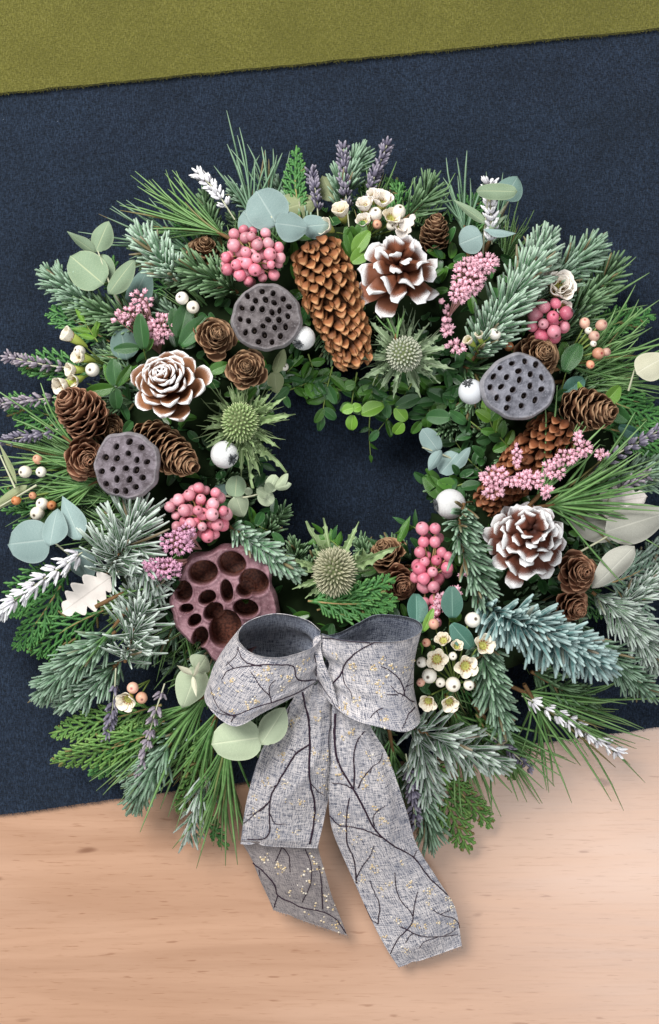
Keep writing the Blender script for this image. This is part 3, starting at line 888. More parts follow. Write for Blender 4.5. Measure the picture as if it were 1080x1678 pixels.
def flower(th, x, y, z, R, axis, op=62, tube=False, white=False, spin=0.0):
    r = rng(); fm = flower_meshes()
    ax = nrm([axis[0], -axis[1], math.sqrt(max(.02, 1 - axis[0] ** 2 - axis[1] ** 2))])
    Rm = px(R, z); F = frame(ax)
    c = P(x, y, z)
    f = link('flower', fm['tube' if tube else 'cup'], th, M4(F * Rm * .9, c, th.location))
    base_inv = np.linalg.inv(F * Rm * .9)
    for k in range(5):
        a = spin + k * 2 * math.pi / 5 + r.normal(0, .06)
        al = math.radians(op + r.normal(0, 5))
        rad = np.array([math.cos(a), math.sin(a), 0]); zz = np.array([0, 0, 1.0])
        d = math.sin(al) * rad + math.cos(al) * zz; n_ = -math.cos(al) * rad + math.sin(al) * zz
        s = r.uniform(.92, 1.06)
        link('petal', fm['petal_white' if white else 'petal'], f, M4(np.stack([np.cross(d, n_) * .98 * s, d * .85 * s, n_ * .8], 1), rad * .34 + zz * -.02))
    link('stamens', fm['stamen'], f, M4(np.eye(3), (0, 0, 0)), kind='stuff')
    return f
def cup_bud(th, x, y, z, R, axis, mat='bud_white', name='bud'):
    ax = nrm([axis[0], -axis[1], math.sqrt(max(.02, 1 - axis[0] ** 2 - axis[1] ** 2))])
    return put_berry(th, P(x, y, z), px(R, z), ax, mat, name, .25, 1.05)

# ------------------------------------------------------------------ evergreen sprigs
def fir_into(mb, tw, q, nl, n, r, sweep=(40, 62), fan=115, wd=5.0, bias=0.0, up=(0, 0, 1), curl=.22, lenprof=None, both=True, tipfan=14, jit=1.0):
    """q (K,3) twig points; nl needle length m"""
    n = int(n * 1.0)
    K = len(q)
    s = np.sort(r.uniform(0.02, 1.0, n)) ** 0.92
    i = s * (K - 1); i0 = np.minimum(i.astype(int), K - 2); u = (i - i0)[:, None]
    p = q[i0] * (1 - u) + q[i0 + 1] * u
    tan = nrm(np.gradient(q, axis=0)); T = nrm(tan[i0] * (1 - u) + tan[i0 + 1] * u)
    U = np.asarray(up, float)[None] - T * (T @ np.asarray(up, float))[:, None]; U = nrm(U)
    Sd = np.cross(T, U)
    phi = np.radians(r.uniform(-fan, fan, n) + bias)
    e = np.cos(phi)[:, None] * U + np.sin(phi)[:, None] * Sd
    sw = np.radians(r.uniform(sweep[0] - 6, sweep[1] + 6, n)) * np.where(s > .93, .5, 1.0)
    keep = r.uniform(0, 1, n) > .22 * (np.sin(s * r.uniform(9, 16) + r.uniform(0, 6)) + .3)
    d = nrm(T * np.cos(sw)[:, None] + e * np.sin(sw)[:, None] + r.normal(0, .11 * jit, (n, 3)))
    L = nl * r.uniform(.68, 1.1, n) * (1 - .35 * s ** 3) * (np.minimum(1, .55 + 3 * s))
    L = np.where(keep, L, L * .35)
    ks = np.linspace(0, 1, 5)
    bendv = nrm(T * 1.0 + np.array([0, 0, .15]))
    pts = p[:, None] + d[:, None] * (L[:, None, None] * ks[None, :, None]) + (bendv * (L * curl)[:, None])[:, None] * (ks ** 2)[None, :, None]
    w = px(wd) * np.array([.55, .95, 1.0, .95, .5])[None] * r.uniform(.85, 1.12, n)[:, None]
    tubes(mb, pts, w * .98, w * .5, nrm(e * .4 + np.array([0, 0, 1.0])), 4, r.uniform(0, 1, n))
def fir(label, pts, nl, n, mat='fir', wd=5.0, group='fir sprigs', twig_w=6, cat='fir sprig', **kw):
    r = rng()
    q = path(pts, 14)
    th = thing('fir_sprig', label, cat, q[0], group)
    mb = MB(); tubes(mb, q, np.linspace(1, .45, 14)[None] * px(twig_w), sides=6); mb.build('twig', MAT['twig'], th)
    mb = MB(); fir_into(mb, None, q, px(nl), n, r, wd=wd, **kw)
    mb.build('needles', MAT[mat], th, kind='stuff')
    return th
def pine_into(mb, b, dirv, spread, L, n, r, wd=3.2, curl=.12, droop=0.0, base_len=.15, flat=.5):
    dirv = nrm(dirv)
    F = frame(dirv, (0, 0, 1))
    a = np.radians(r.normal(0, spread * .5, n)); e = np.radians(r.normal(0, spread * .5 * flat, n))
    d = nrm(dirv[None] + np.tan(np.clip(a, -1.1, 1.1))[:, None] * F[:, 0][None] + np.tan(np.clip(e, -1, 1))[:, None] * F[:, 1][None])
    p = b + dirv[None] * (L * base_len * r.uniform(0, 1.6, n))[:, None]
    l = L * r.uniform(.5, .98, n)
    ks = np.linspace(0, 1, 6)
    bv = r.normal(0, 1, (n, 3)) * curl; bv[:, 2] = bv[:, 2] * .6 - droop
    pts = p[:, None] + d[:, None] * (l[:, None, None] * ks[None, :, None]) + (bv * l[:, None])[:, None] * (ks ** 2)[None, :, None]
    pts[:, :, 2] = np.maximum(pts[:, :, 2], .005)
    w = px(wd) * np.array([.8, 1, 1, .95, .8, .25])[None] * r.uniform(.8, 1.1, n)[:, None]
    tubes(mb, pts, w, w * .7, None, 4, r.uniform(0, 1, n))
def pine(label, x0, y0, x1, y1, z0, z1, n, spread=32, mat="pine", wd=3.9, group='pine needle tufts', **kw):
    r = rng()
    a = P(x0, y0, z0); b = P(x1, y1, z1)
    th = thing('pine_tuft', label, 'pine tuft', a, group)
    d = b - a; L = np.linalg.norm(d)
    mb = MB(); tubes(mb, np.array([a - nrm(d) * L * .15, a, a + nrm(d) * L * .22]), px(7) * np.array([[1, 1, .6]]), sides=6); mb.build('twig', MAT['twig'], th)
    mb = MB(); pine_into(mb, a, d, spread, L, n, r, wd, **kw); mb.build('needles', MAT[mat], th, kind='stuff')
    return th
def cedar_into(mb, q, width, r, n=18, wd=5.5, sub=5, tipn=1.0, droop=0.0):
    """flat spray: main axis q, side branchlets with sub branchlets"""
    K = len(q); tan = nrm(np.gradient(q, axis=0))
    up = nrm(np.array([r.normal(0, .25), r.normal(0, .25), 1.0]))
    segs = []
    for k in range(n):
        s = .06 + .9 * k / n; j = s * (K - 1); j0 = int(j); u = j - j0
        p = q[j0] * (1 - u) + q[min(K - 1, j0 + 1)] * u
        T = tan[j0]; sd = nrm(np.cross(T, up)) * (1 if k % 2 else -1)
        L = width * (math.sin(math.pi * min(1, .25 + .75 * s)) ** .7) * (1.05 - .25 * s) * r.uniform(.85, 1.1)
        d = nrm(T * .85 + sd * .62 + np.array([0, 0, r.normal(0, .08)]))
        end = p + d * L + T * L * .14 - np.array([0, 0, droop * L])
        mid = (p + end) / 2 - T * L * .05
        seg = cr([p, mid, end], 7); segs.append((seg, 1.0))
        for m in range(sub):
            ss = .18 + .72 * m / sub; a = seg[int(ss * 6)]
            sd2 = nrm(np.cross(d, up)) * (1 if (m + k) % 2 else -1)
            l2 = L * .34 * (1.1 - .75 * ss) + width * .05
            d2 = nrm(d * .85 + sd2 * .55 + np.array([0, 0, r.normal(0, .1)]))
            segs.append((cr([a, a + d2 * l2 * .5, a + d2 * l2 + d * l2 * .12], 7), .85))
    segs.append((cr(q, 7), 1.1))
    pts = np.array([s[0] for s in segs]); pts[:, :, 2] = np.maximum(pts[:, :, 2], .004)
    wk = np.array([s[1] for s in segs])
    # beaded scale leaves: resample with alternating widths
    M = 13
    idx = np.linspace(0, 6, M); i0 = np.minimum(idx.astype(int), 5); u = (idx - i0)[None, :, None]
    pp = pts[:, i0] * (1 - u) + pts[:, i0 + 1] * u
    bead = np.where(np.arange(M) % 2 == 0, .72, 1.1) * np.linspace(1.0, .7, M); bead[-1] = .3
    w = px(wd) * wk[:, None] * bead[None]
    tubes(mb, pp, w, w * .5, up, 4, r.uniform(0, 1, len(pp)))
def cedar(label, pts, width, mat='cedar', n=18, group='cedar sprays', wd=6.6, sub=4, **kw):
    r = rng(); q = path(pts, 16)
    th = thing('cedar_spray', label, 'cedar spray', q[0], group)
    mb = MB(); tubes(mb, q, np.linspace(1, .3, 16)[None] * px(4), sides=5); mb.build('twig', MAT['tan_stem'], th)
    n = int(n * .8)
    mb = MB(); cedar_into(mb, q, px(width), r, n, wd, sub, **kw); mb.build('scale_leaves', MAT[mat], th, kind='stuff')
    return th
def lavender(label, pts, mat='lavender', fat=11, n=64, start=.25, gaps=True, group='lavender stems', sw=2.6, fl=11):
    r = rng(); q = path(pts, 20)
    th = thing('lavender_stem', label, 'lavender', q[0], group)
    mb = MB(); tubes(mb, q, px(sw), sides=5); mb.build('stem', MAT['pale_stem'], th)
    whorls = np.linspace(start, .985, 9)
    if gaps: whorls = np.concatenate([[start], np.linspace(start + .14, .985, 8)])
    tan = nrm(np.gradient(q, axis=0))
    A = []; ws = []
    for wi, s in enumerate(whorls):
        m = max(5, n // 9)
        for k in range(m):
            ss = min(.999, s + r.normal(0, .012)); j = int(ss * 19); p = q[j] + (q[min(19, j + 1)] - q[j]) * (ss * 19 - j)
            T = tan[j]; F = frame(T)
            a = r.uniform(0, 6.28); e = F @ np.array([math.cos(a), math.sin(a), 0])
            d = nrm(T * r.uniform(.6, 1.2) + e)
            l = px(fl) * r.uniform(.8, 1.25)
            st = p + e * px(fat) * .22
            A.append(st[None] + d[None] * l * np.linspace(0, 1, 6)[:, None] + T[None] * l * .15 * (np.linspace(0, 1, 6) ** 2)[:, None])
            ws.append(np.array([.4, .95, 1.05, .8, .75, .2]) * px(5.2) * r.uniform(.8, 1.2))
    mb = MB(); tubes(mb, np.array(A), np.array(ws), None, None, 6, r.uniform(0, 1, len(A)))
    mb.build('florets', MAT[mat], th, kind='stuff')
    return th
def thistle(label, x, y, z, rx, ry, axis, bracts, mat, bmat, core_n=170, extra=26, elong=1.15, spike=.16):
    """bracts: (x1, y1, w, dz)"""
    r = rng()
    ax = nrm([axis[0], -axis[1], math.sqrt(max(.05, 1 - axis[0] ** 2 - axis[1] ** 2))])
    F = frame(ax); R = px(rx, z); c = P(x, y, z)
    th = thing('thistle', label, 'thistle', c - ax * R, 'sea holly thistles')
    mb = MB(); sphere(mb, c, R * .9, 18, 12, (1, ry / rx, elong), F); mb.build('head', MAT['thistle_core'], th)
    k = np.arange(core_n); zz = 1 - 1.45 * (k + .5) / core_n; ph = k * 2.399963
    u = np.stack([np.sqrt(1 - zz ** 2) * np.cos(ph), np.sqrt(1 - zz ** 2) * np.sin(ph), zz], 1)
    nd = nrm((u / np.array([1, ry / rx, elong])) @ F.T)
    sp = (u * np.array([1, ry / rx, elong]) * R * .86) @ F.T + c
    l = R * spike * r.uniform(.8, 1.25, core_n)
    pts = sp[:, None] + nd[:, None] * (l[:, None, None] * np.array([0, .45, .85, 1.15, 1.75])[None, :, None])
    w = R * np.array([.17, .19, .15, .07, .02])[None] * np.ones((core_n, 1))
    mb = MB(); tubes(mb, pts, w, None, None, 6, r.uniform(0, 1, core_n)); mb.build('florets', MAT[mat], th, kind='stuff')
    key = ('bract', bmat)
    if key not in _mc:
        _mc[key] = []
        for sd in range(3):
            rr = np.random.default_rng(sd)
            def ol(t):
                k = int(round(t * 20)); b = .17 + .12 * math.sin(math.pi * min(1, t * 1.1)) - .22 * max(0, t - .45)
                return max(.012, (b + (.24 * (1 - .6 * t) * rr.uniform(.6, 1.2) if k % 3 == 1 and 1 < k < 18 else 0)) * (1 - .25 * t))
            _mc[key].append(plate(ol, 5, 21, cup=.5, bend=.10, thick=.03, rim=3, wav=.04, seed=sd).mesh('bract', MAT[bmat]))
    allb = list(bracts)
    for e in range(extra):
        a = r.uniform(0, 6.28); q = rx * r.uniform(1.4, 2.0)
        allb.append((x + math.cos(a) * q, y + math.sin(a) * q * ry / rx, r.uniform(5, 9), r.uniform(-.016, .006)))
    for i, (x1, y1, w, dz) in enumerate(allb):
        e = P(x1, y1, z + dz)
        d0 = nrm(V2(x1 - x, y1 - y))
        a = c - ax * R * .75 + d0 * R * .35
        yv = e - a; L = np.linalg.norm(yv); yv /= L
        zv = np.array([0, 0, 1.0]) - yv * yv[2]; zv = nrm(zv)
        ro = r.normal(0, .35); xv = np.cross(yv, zv); xv, zv = xv * math.cos(ro) + zv * math.sin(ro), zv * math.cos(ro) - xv * math.sin(ro)
        link('bract', _mc[key][i % 3], th, M4(np.stack([xv * px(w) * 1.45, yv * L, zv * L * .7], 1), a, th.location))
    return th
def add_spines(th, x, y, z, rx, n, lo, hi, mat):
    r = rng(); a = r.uniform(0, 6.28, n); q = rx * r.uniform(lo, hi, n)
    A = []
    for k in range(n):
        e = np.array([math.cos(a[k]), -math.sin(a[k]), 0])
        p0 = P(x, y, z - .012) + e * px(rx) * .7; p1 = p0 + e * px(q[k]) + np.array([0, 0, r.uniform(-.004, .012)])
        A.append(cr([p0, (p0 + p1) / 2 + r.normal(0, .0012, 3), p1], 6))
    mb = MB(); tubes(mb, np.array(A), px(3.0) * np.array([[1, 1, .9, .7, .5, .15]])); mb.build('spines', MAT[mat], th, kind='stuff')
def eucalyptus(label, stem_pts, leaves, mat='euc', group='eucalyptus sprigs', stemmat='pale_stem', sw=4):
    """leaves: (x0,y0,x1,y1,w,z0,z1[,shape[,roll[,mat]]])"""
    th = thing('eucalyptus_sprig', label, 'eucalyptus', P(*stem_pts[0]), group)
    stem(th, stem_pts, sw, stemmat)
    for l in leaves:
        sh = l[7] if len(l) > 7 else 'round'; ro = l[8] if len(l) > 8 else 0.0; mt = l[9] if len(l) > 9 else mat
        leaf(th, l[0], l[1], l[2], l[3], l[4], l[5], l[6], mt, sh, ro)
    return th
def boxsprig(label, pts, n, ll, lw, mats=('box',), group='box leaf sprigs', sw=3, spread=55, shape='box', listed=None, cat='leafy sprig', tipleaf=True):
    r = rng(); q = path(pts, 16)
    th = thing('box_sprig', label, cat, q[0], group)
    mb = MB(); tubes(mb, q, np.linspace(1, .5, 16)[None] * px(sw), sides=5); mb.build('stem', MAT['green_stem'], th)
    tan = nrm(np.gradient(q, axis=0))
    for k in range(n):
        s = .12 + .86 * (k // 2 + .5) / max(1, (n + 1) // 2); j = min(15, int(s * 15)); p = q[j]; T = tan[j]
        sd = nrm(np.cross(T, [0, 0, 1.0])) * (1 if k % 2 else -1)
        sp = math.radians(spread + r.normal(0, 14))
        d = nrm(T * math.cos(sp) + sd * math.sin(sp) + np.array([0, 0, r.uniform(-.1, .55)]))
        L = px(ll) * r.uniform(.75, 1.1)
        leaf3(th, p, p + d * L, px(lw) * r.uniform(.85, 1.1), mats[r.integers(len(mats))], shape, r.normal(0, .45))
    if tipleaf: leaf3(th, q[-1], q[-1] + nrm(tan[-1] + np.array([0, 0, .2])) * px(ll) * .85, px(lw) * .85, mats[-1], shape, r.normal(0, .3))
    for (x0, y0, x1, y1, w, z0, z1, mt) in (listed or []):
        leaf(th, x0, y0, x1, y1, w, z0, z1, mt, shape, r.normal(0, .2))
    return th
# ------------------------------------------------------------------ the bow
class Ribbon:
    """lofted strip between two edges given as (x px, y px, z) lists"""
    def __init__(self, A, B, n=110, m=26, bulge=0.0, ripple=0.0004, seed=0, flip=False, pleat=0.0, both=False):
        r = np.random.default_rng(seed)
        a = cr([P(*p) for p in A], n); b = cr([P(*p) for p in B], n)
        v = np.linspace(0, 1, m)
        G_ = a[:, None] * (1 - v)[None, :, None] + b[:, None] * v[None, :, None]
        N = self.normals(G_)
        if flip: N = -N
        u = np.linspace(0, 1, n)
        disp = bulge * np.sin(math.pi * v)[None] * np.ones((n, 1))
        for k in range(4):
            f1, f2 = r.uniform(4, 12), r.uniform(1, 4)
            disp = disp + ripple * .6 * np.sin(f1 * u[:, None] + f2 * v[None] + r.uniform(0, 6.28))
        disp = disp * np.minimum(1, np.minimum(u, 1 - u) * 12 + .15)[:, None]
        env = np.exp(-u / .10) + (np.exp(-(1 - u) / .10) if both else 0)
        disp = disp + pleat * env[:, None] * np.sin(v[None] * 2 * math.pi * 2.6 + 1.0)
        disp = disp + ripple * 1.2 * np.exp(-((v[None] - .5 - .3 * np.sin(5 * u[:, None])) / .06) ** 2) * np.sin(3 * u[:, None] + 1)
        self.G = G_ + N * disp[..., None]
        self.N = self.normals(self.G) * (-1 if flip else 1)
        d = np.linalg.norm(np.diff(self.G.mean(1), axis=0), axis=1)
        self.U = np.concatenate([[0], np.cumsum(d)])
        self.Wd = np.linalg.norm(a - b, axis=1).mean()
        self.n, self.m = n, m
        k = D / (D - self.G[..., 2])
        self.px = np.stack([self.G[..., 0] * k / S + W_PX / 2, H_PX / 2 - self.G[..., 1] * k / S], -1)
    @staticmethod
    def normals(G_):
        du = np.gradient(G_, axis=0); dv = np.gradient(G_, axis=1)
        return nrm(np.cross(du, dv))
    def build(self, name, mat, parent, off=0.0, matb=None):
        T = 0.0004
        n, m = self.n, self.m
        top = self.G + self.N * T / 2; bot = self.G - self.N * T / 2
        i = np.arange(n * m).reshape(n, m)
        f = np.stack([i[:-1, :-1], i[1:, :-1], i[1:, 1:], i[:-1, 1:]], -1).reshape(-1, 4)
        fb = f[:, ::-1] + n * m
        e = []
        for c, s in ((0, 1), (m - 1, -1)):
            q = np.stack([i[:-1, c], i[1:, c], i[1:, c] + n * m, i[:-1, c] + n * m], -1); e.append(q[:, ::s])
        for c, s in ((0, -1), (n - 1, 1)):
            q = np.stack([i[c, :-1], i[c, 1:], i[c, 1:] + n * m, i[c, :-1] + n * m], -1); e.append(q[:, ::s])
        uv = np.stack(np.broadcast_arrays(self.U[:, None] + off, np.linspace(0, self.Wd, m)[None]), -1).reshape(-1, 2)
        mb = MB(); mb.add(np.vstack([top.reshape(-1, 3), bot.reshape(-1, 3)]), np.vstack([f, fb] + e))
        o = mb.build(name, mat, parent, uv=np.vstack([uv, uv]))
        if matb:
            o.data.materials.append(matb)
            mi = np.zeros(len(o.data.polygons), int); mi[len(f):2 * len(f)] = 1
            o.data.polygons.foreach_set('material_index', mi)
        return o
    def at(self, X, Y, lift, side=1, rng_=None):
        """surface point whose picture is nearest to pixel (X,Y), on the side seen by the camera"""
        d = (self.px[..., 0] - X) ** 2 + (self.px[..., 1] - Y) ** 2
        if rng_ is not None:
            d[:int(rng_[0] * self.n)] = 1e9; d[int(rng_[1] * self.n):] = 1e9
        # soft average of the nearest grid points for a smooth result
        j = np.argsort(d, axis=None)[:6]
        w = 1 / (d.ravel()[j] + 1.0)
        p = (self.G.reshape(-1, 3)[j] * w[:, None]).sum(0) / w.sum()
        nn = nrm((self.N.reshape(-1, 3)[j] * w[:, None]).sum(0))
        if nn @ (np.array([0, 0, D]) - p) < 0: nn = -nn
        return p + nn * lift, nn
    def print_branches(self, parent, name, lines, conv, rng_=None):
        r = rng(); mb = MB()
        for ln, w0, w1 in lines:
            q = cr(np.array([[*conv(*p), 0] for p in ln], float), max(14, 7 * len(ln)))
            q[1:-1, :2] += r.normal(0, .35, (len(q) - 2, 2))
            pts, ns = zip(*[self.at(X, Y, .00050, rng_=rng_) for X, Y, _ in q])
            pts = np.array(pts); pts[1:-1] = (pts[:-2] + 2 * pts[1:-1] + pts[2:]) / 4
            K = len(pts); w = .74 * np.linspace(w0, w1, K) * r.uniform(.85, 1.2, K)
            tubes(mb, pts, px(1) * w[None], .00016, np.array(ns).mean(0), 4)
        return mb.build(name, MAT['print'], parent)
    def dots(self, parent, spots, conv, rng_=None, size=2.1):
        r = rng(); mb = MB()
        for X, Y, n in spots:
            X, Y = conv(X, Y)
            for k in range(int(n * 1.9)):
                p, nn = self.at(X + r.normal(0, 4.0), Y + r.normal(0, 4.0), .00034, rng_=rng_)
                F = frame(nn); R = px(size) * r.uniform(.45, 1.0)
                a = np.arange(7) * 2 * math.pi / 7
                ring = p + (np.cos(a)[:, None] * F[:, 0] + np.sin(a)[:, None] * F[:, 1]) * R * r.uniform(.7, 1.15, 7)[:, None]
                c = p + nn * .00045
                mb.add(np.vstack([ring, c, ring - nn * .0004]), np.array([[i, i + 8, (i + 1) % 7 + 8, (i + 1) % 7] for i in range(7)]),
                       np.array([[7, i, (i + 1) % 7] for i in range(7)]), 0, r.uniform(0, 1) ** 2)
        return mb.build('glitter_dots', MAT['gold'], parent, kind='stuff')
def cb(x, y): return 300 + x / 2.25, 980 + y / 2.25

bow = thing('ribbon_bow', 'grey woven ribbon bow printed with dark branches and gold glitter dots', 'bow', P(532, 1100, .09))
tail_r = Ribbon([(546, 1130, .098), (544, 1176, .094), (543, 1247, .088), (539, 1309, .074), (543, 1353, .060), (559, 1398, .046), (584, 1455, .032), (615, 1518, .020), (653, 1584, .010)],
                [(590, 1150, .094), (607, 1193, .092), (631, 1229, .084), (651, 1282, .072), (667, 1331, .062), (684, 1389, .050), (718, 1442, .036), (746, 1488, .024), (757, 1550, .012)], bulge=.004, ripple=.0016, pleat=.004, seed=1, n=130)
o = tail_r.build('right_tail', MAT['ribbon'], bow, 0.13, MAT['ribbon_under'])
o['label'] = 'long ribbon tail ending in a slanting cut on the wood'
LT = [([(560, 425), (558, 500), (565, 580), (590, 640), (630, 705), (665, 770), (700, 840), (735, 880), (790, 920), (850, 955), (900, 1020), (975, 1095)], 5, 2.6),
      ([(670, 490), (640, 530), (630, 580), (632, 640), (630, 700)], 2.2, 3.4), ([(735, 570), (725, 600), (695, 625), (665, 660), (645, 700)], 1.6, 2.6),
      ([(695, 625), (688, 645)], 2, 1), ([(548, 680), (590, 685), (630, 705)], 2, 3), ([(540, 800), (575, 835), (605, 840), (660, 850), (735, 882)], 2.6, 3.6),
      ([(615, 735), (605, 780), (603, 840), (605, 900), (630, 960), (638, 1020), (640, 1050)], 2.4, 3), ([(640, 1030), (660, 990), (690, 950), (705, 910)], 2.4, 1.4),
      ([(745, 765), (715, 785), (700, 810), (705, 840)], 1.4, 2.4), ([(780, 1010), (785, 1060), (800, 1110), (835, 1150), (848, 1180), (835, 1210), (790, 1260), (765, 1310)], 1.8, 2.4),
      ([(865, 1080), (855, 1120), (848, 1170)], 1.6, 2.6), ([(800, 1210), (825, 1220), (860, 1240), (900, 1248), (960, 1245), (1015, 1240)], 2.6, 1.6),
      ([(690, 1040), (705, 1080), (725, 1130), (720, 1200)], 1.8, 2.4), ([(720, 1200), (690, 1180), (665, 1130)], 2.4, 1.4),
      ([(920, 1150), (960, 1170), (1000, 1180), (1025, 1215)], 1.6, 2.2), ([(870, 1290), (890, 1265), (940, 1248)], 1.4, 2.2), ([(945, 1165), (985, 1150)], 1.6, 1.2),
      ([(820, 1270), (835, 1245), (850, 1236)], 1.4, 2), ([(850, 955), (860, 930)], 2.6, 1.6), ([(960, 1245), (990, 1230), (1005, 1215)], 1.8, 1.2)]
tail_r.print_branches(bow, 'branch_print', LT, cb)
DR = [(625, 490, 7), (590, 520, 3), (665, 655, 7), (720, 655, 5), (578, 650, 4), (690, 580, 4), (750, 600, 5), (740, 820, 8), (700, 775, 4), (600, 800, 7), (585, 850, 5), (560, 620, 3), (660, 1040, 6), (705, 1000, 7), (735, 1075, 5), (840, 1050, 8), (770, 1050, 4), (905, 1080, 7), (905, 1120, 5), (990, 1140, 5), (970, 1110, 4), (790, 1190, 6), (820, 1300, 5), (860, 1200, 5), (890, 1210, 4), (990, 1200, 5), (945, 1190, 4), (640, 900, 3), (680, 700, 3), (690, 940, 3), (740, 1250, 4), (810, 980, 3)]
tail_r.dots(bow, DR, cb)
tail_l = Ribbon([(492, 1112, .096), (482, 1142, .090), (452, 1190, .080), (427, 1235, .073), (405, 1310, .058), (394, 1383, .042)],
                [(548, 1118, .096), (546, 1171, .090), (545, 1229, .084), (540, 1291, .072), (531, 1344, .058), (520, 1389, .046)], bulge=.006, ripple=.0020, pleat=.004, seed=2, n=90)
o = tail_l.build('left_tail', MAT['ribbon'], bow, 0.02, MAT['ribbon_under'])
o['label'] = 'short ribbon tail folded back under at its lower end'
LL = [([(440, 345), (455, 400), (465, 470), (468, 560), (465, 620), (470, 690), (485, 760), (480, 840), (468, 905)], 4.4, 4), ([(465, 540), (420, 570), (380, 630), (345, 690), (325, 730), (318, 790), (320, 850), (300, 885), (235, 888)], 3.6, 2.4),
      ([(325, 740), (290, 780), (235, 800)], 2.6, 1.5), ([(318, 750), (260, 800), (225, 830)], 2.2, 1.4), ([(320, 790), (340, 830), (380, 830)], 2.4, 1.4), ([(470, 680), (495, 710), (520, 725)], 2.2, 1.4),
      ([(395, 400), (385, 430), (370, 450)], 1.6, 2), ([(345, 690), (320, 700)], 1.6, 1.2), ([(550, 430), (535, 520), (545, 640)], 1.6, 1.2), ([(420, 570), (400, 555)], 1.6, 1.2)]
tail_l.print_branches(bow, 'branch_print', LL, cb)
tail_l.dots(bow, [(490, 445, 5), (365, 580, 6), (310, 680, 6), (375, 685, 6), (435, 755, 5), (480, 570, 4), (530, 580, 4), (510, 640, 5), (495, 810, 5), (420, 440, 3), (400, 470, 4), (270, 790, 4), (350, 870, 5), (420, 860, 4), (260, 730, 3), (520, 700, 4), (385, 760, 3)], cb)
fold = Ribbon([(394, 1378, .044), (400, 1390, .037), (415, 1413, .031), (433, 1455, .023), (448, 1491, .017)],
              [(522, 1384, .045), (523, 1395, .038), (535, 1433, .031), (547, 1478, .022), (569, 1533, .012)], bulge=.002, ripple=.0010, seed=3, n=60)
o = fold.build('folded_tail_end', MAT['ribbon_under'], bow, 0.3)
o['label'] = 'darker underside of the folded tail with a pointed slanting cut'
LF = [([(255, 975), (300, 1010), (340, 1060), (350, 1095), (400, 1120), (440, 1140), (510, 1155), (560, 1180), (600, 1235)], 3.4, 2.4), ([(365, 915), (355, 940), (340, 970)], 2.4, 1.4), ([(365, 915), (390, 950), (395, 1010)], 2.4, 1.4),
      ([(500, 985), (510, 1050), (515, 1145)], 2, 3), ([(450, 925), (470, 980), (470, 1050), (440, 1120)], 2, 2), ([(350, 1095), (335, 1140)], 2.6, 2), ([(280, 1000), (285, 1025)], 2, 1.4)]
fold.print_branches(bow, 'branch_print', LF, cb)
fold.dots(bow, [(480, 950, 2), (485, 970, 2), (455, 1000, 2), (490, 1000, 2), (450, 1030, 2), (475, 1045, 2), (450, 1070, 2), (400, 1085, 3), (535, 1100, 3), (550, 1140, 3), (480, 1140, 2), (450, 1160, 2), (520, 1185, 2), (565, 1195, 3), (570, 1220, 2), (300, 960, 6), (350, 990, 6), (370, 1000, 4), (430, 1060, 2), (510, 1000, 2), (525, 1110, 2)], cb, size=2.6)
loop_l = Ribbon([(524, 1044, .104), (506, 1062, .118), (455, 1078, .130), (412, 1071, .128), (389, 1047, .118), (402, 1022, .108), (450, 1007, .102), (500, 1016, .100), (523, 1036, .100)],
                [(522, 1120, .100), (490, 1138, .108), (435, 1166, .114), (382, 1190, .108), (338, 1152, .094), (348, 1118, .068), (400, 1105, .052), (470, 1100, .056), (516, 1106, .084)], bulge=.003, ripple=.0006, seed=4, n=140, pleat=.0022, both=True)
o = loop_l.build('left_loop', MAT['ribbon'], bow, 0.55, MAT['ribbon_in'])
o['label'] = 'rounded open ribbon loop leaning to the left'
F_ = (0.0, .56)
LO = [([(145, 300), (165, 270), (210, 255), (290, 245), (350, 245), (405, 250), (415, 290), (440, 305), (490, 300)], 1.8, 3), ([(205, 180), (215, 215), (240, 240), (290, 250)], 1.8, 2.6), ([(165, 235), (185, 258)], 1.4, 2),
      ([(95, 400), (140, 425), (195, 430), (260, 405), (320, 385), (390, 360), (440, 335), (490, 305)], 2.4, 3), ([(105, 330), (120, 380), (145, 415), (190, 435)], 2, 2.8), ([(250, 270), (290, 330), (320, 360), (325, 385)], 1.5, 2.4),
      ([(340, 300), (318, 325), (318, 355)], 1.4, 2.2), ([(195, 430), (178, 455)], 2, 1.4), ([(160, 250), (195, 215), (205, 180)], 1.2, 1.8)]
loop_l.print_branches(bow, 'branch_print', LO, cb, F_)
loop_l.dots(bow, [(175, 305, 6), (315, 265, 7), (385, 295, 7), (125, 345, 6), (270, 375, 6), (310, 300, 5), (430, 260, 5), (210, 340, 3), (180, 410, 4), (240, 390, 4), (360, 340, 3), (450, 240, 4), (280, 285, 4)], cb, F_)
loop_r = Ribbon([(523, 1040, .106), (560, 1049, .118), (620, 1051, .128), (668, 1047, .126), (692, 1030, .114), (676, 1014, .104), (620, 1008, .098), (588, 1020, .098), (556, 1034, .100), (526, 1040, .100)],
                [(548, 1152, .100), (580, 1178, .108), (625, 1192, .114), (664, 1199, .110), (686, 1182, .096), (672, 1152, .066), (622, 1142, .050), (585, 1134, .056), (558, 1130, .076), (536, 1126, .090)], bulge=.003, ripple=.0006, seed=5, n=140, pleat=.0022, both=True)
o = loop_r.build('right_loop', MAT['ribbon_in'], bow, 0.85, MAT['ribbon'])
o['label'] = 'square open ribbon loop standing on the right'
F_ = (0.0, .50)
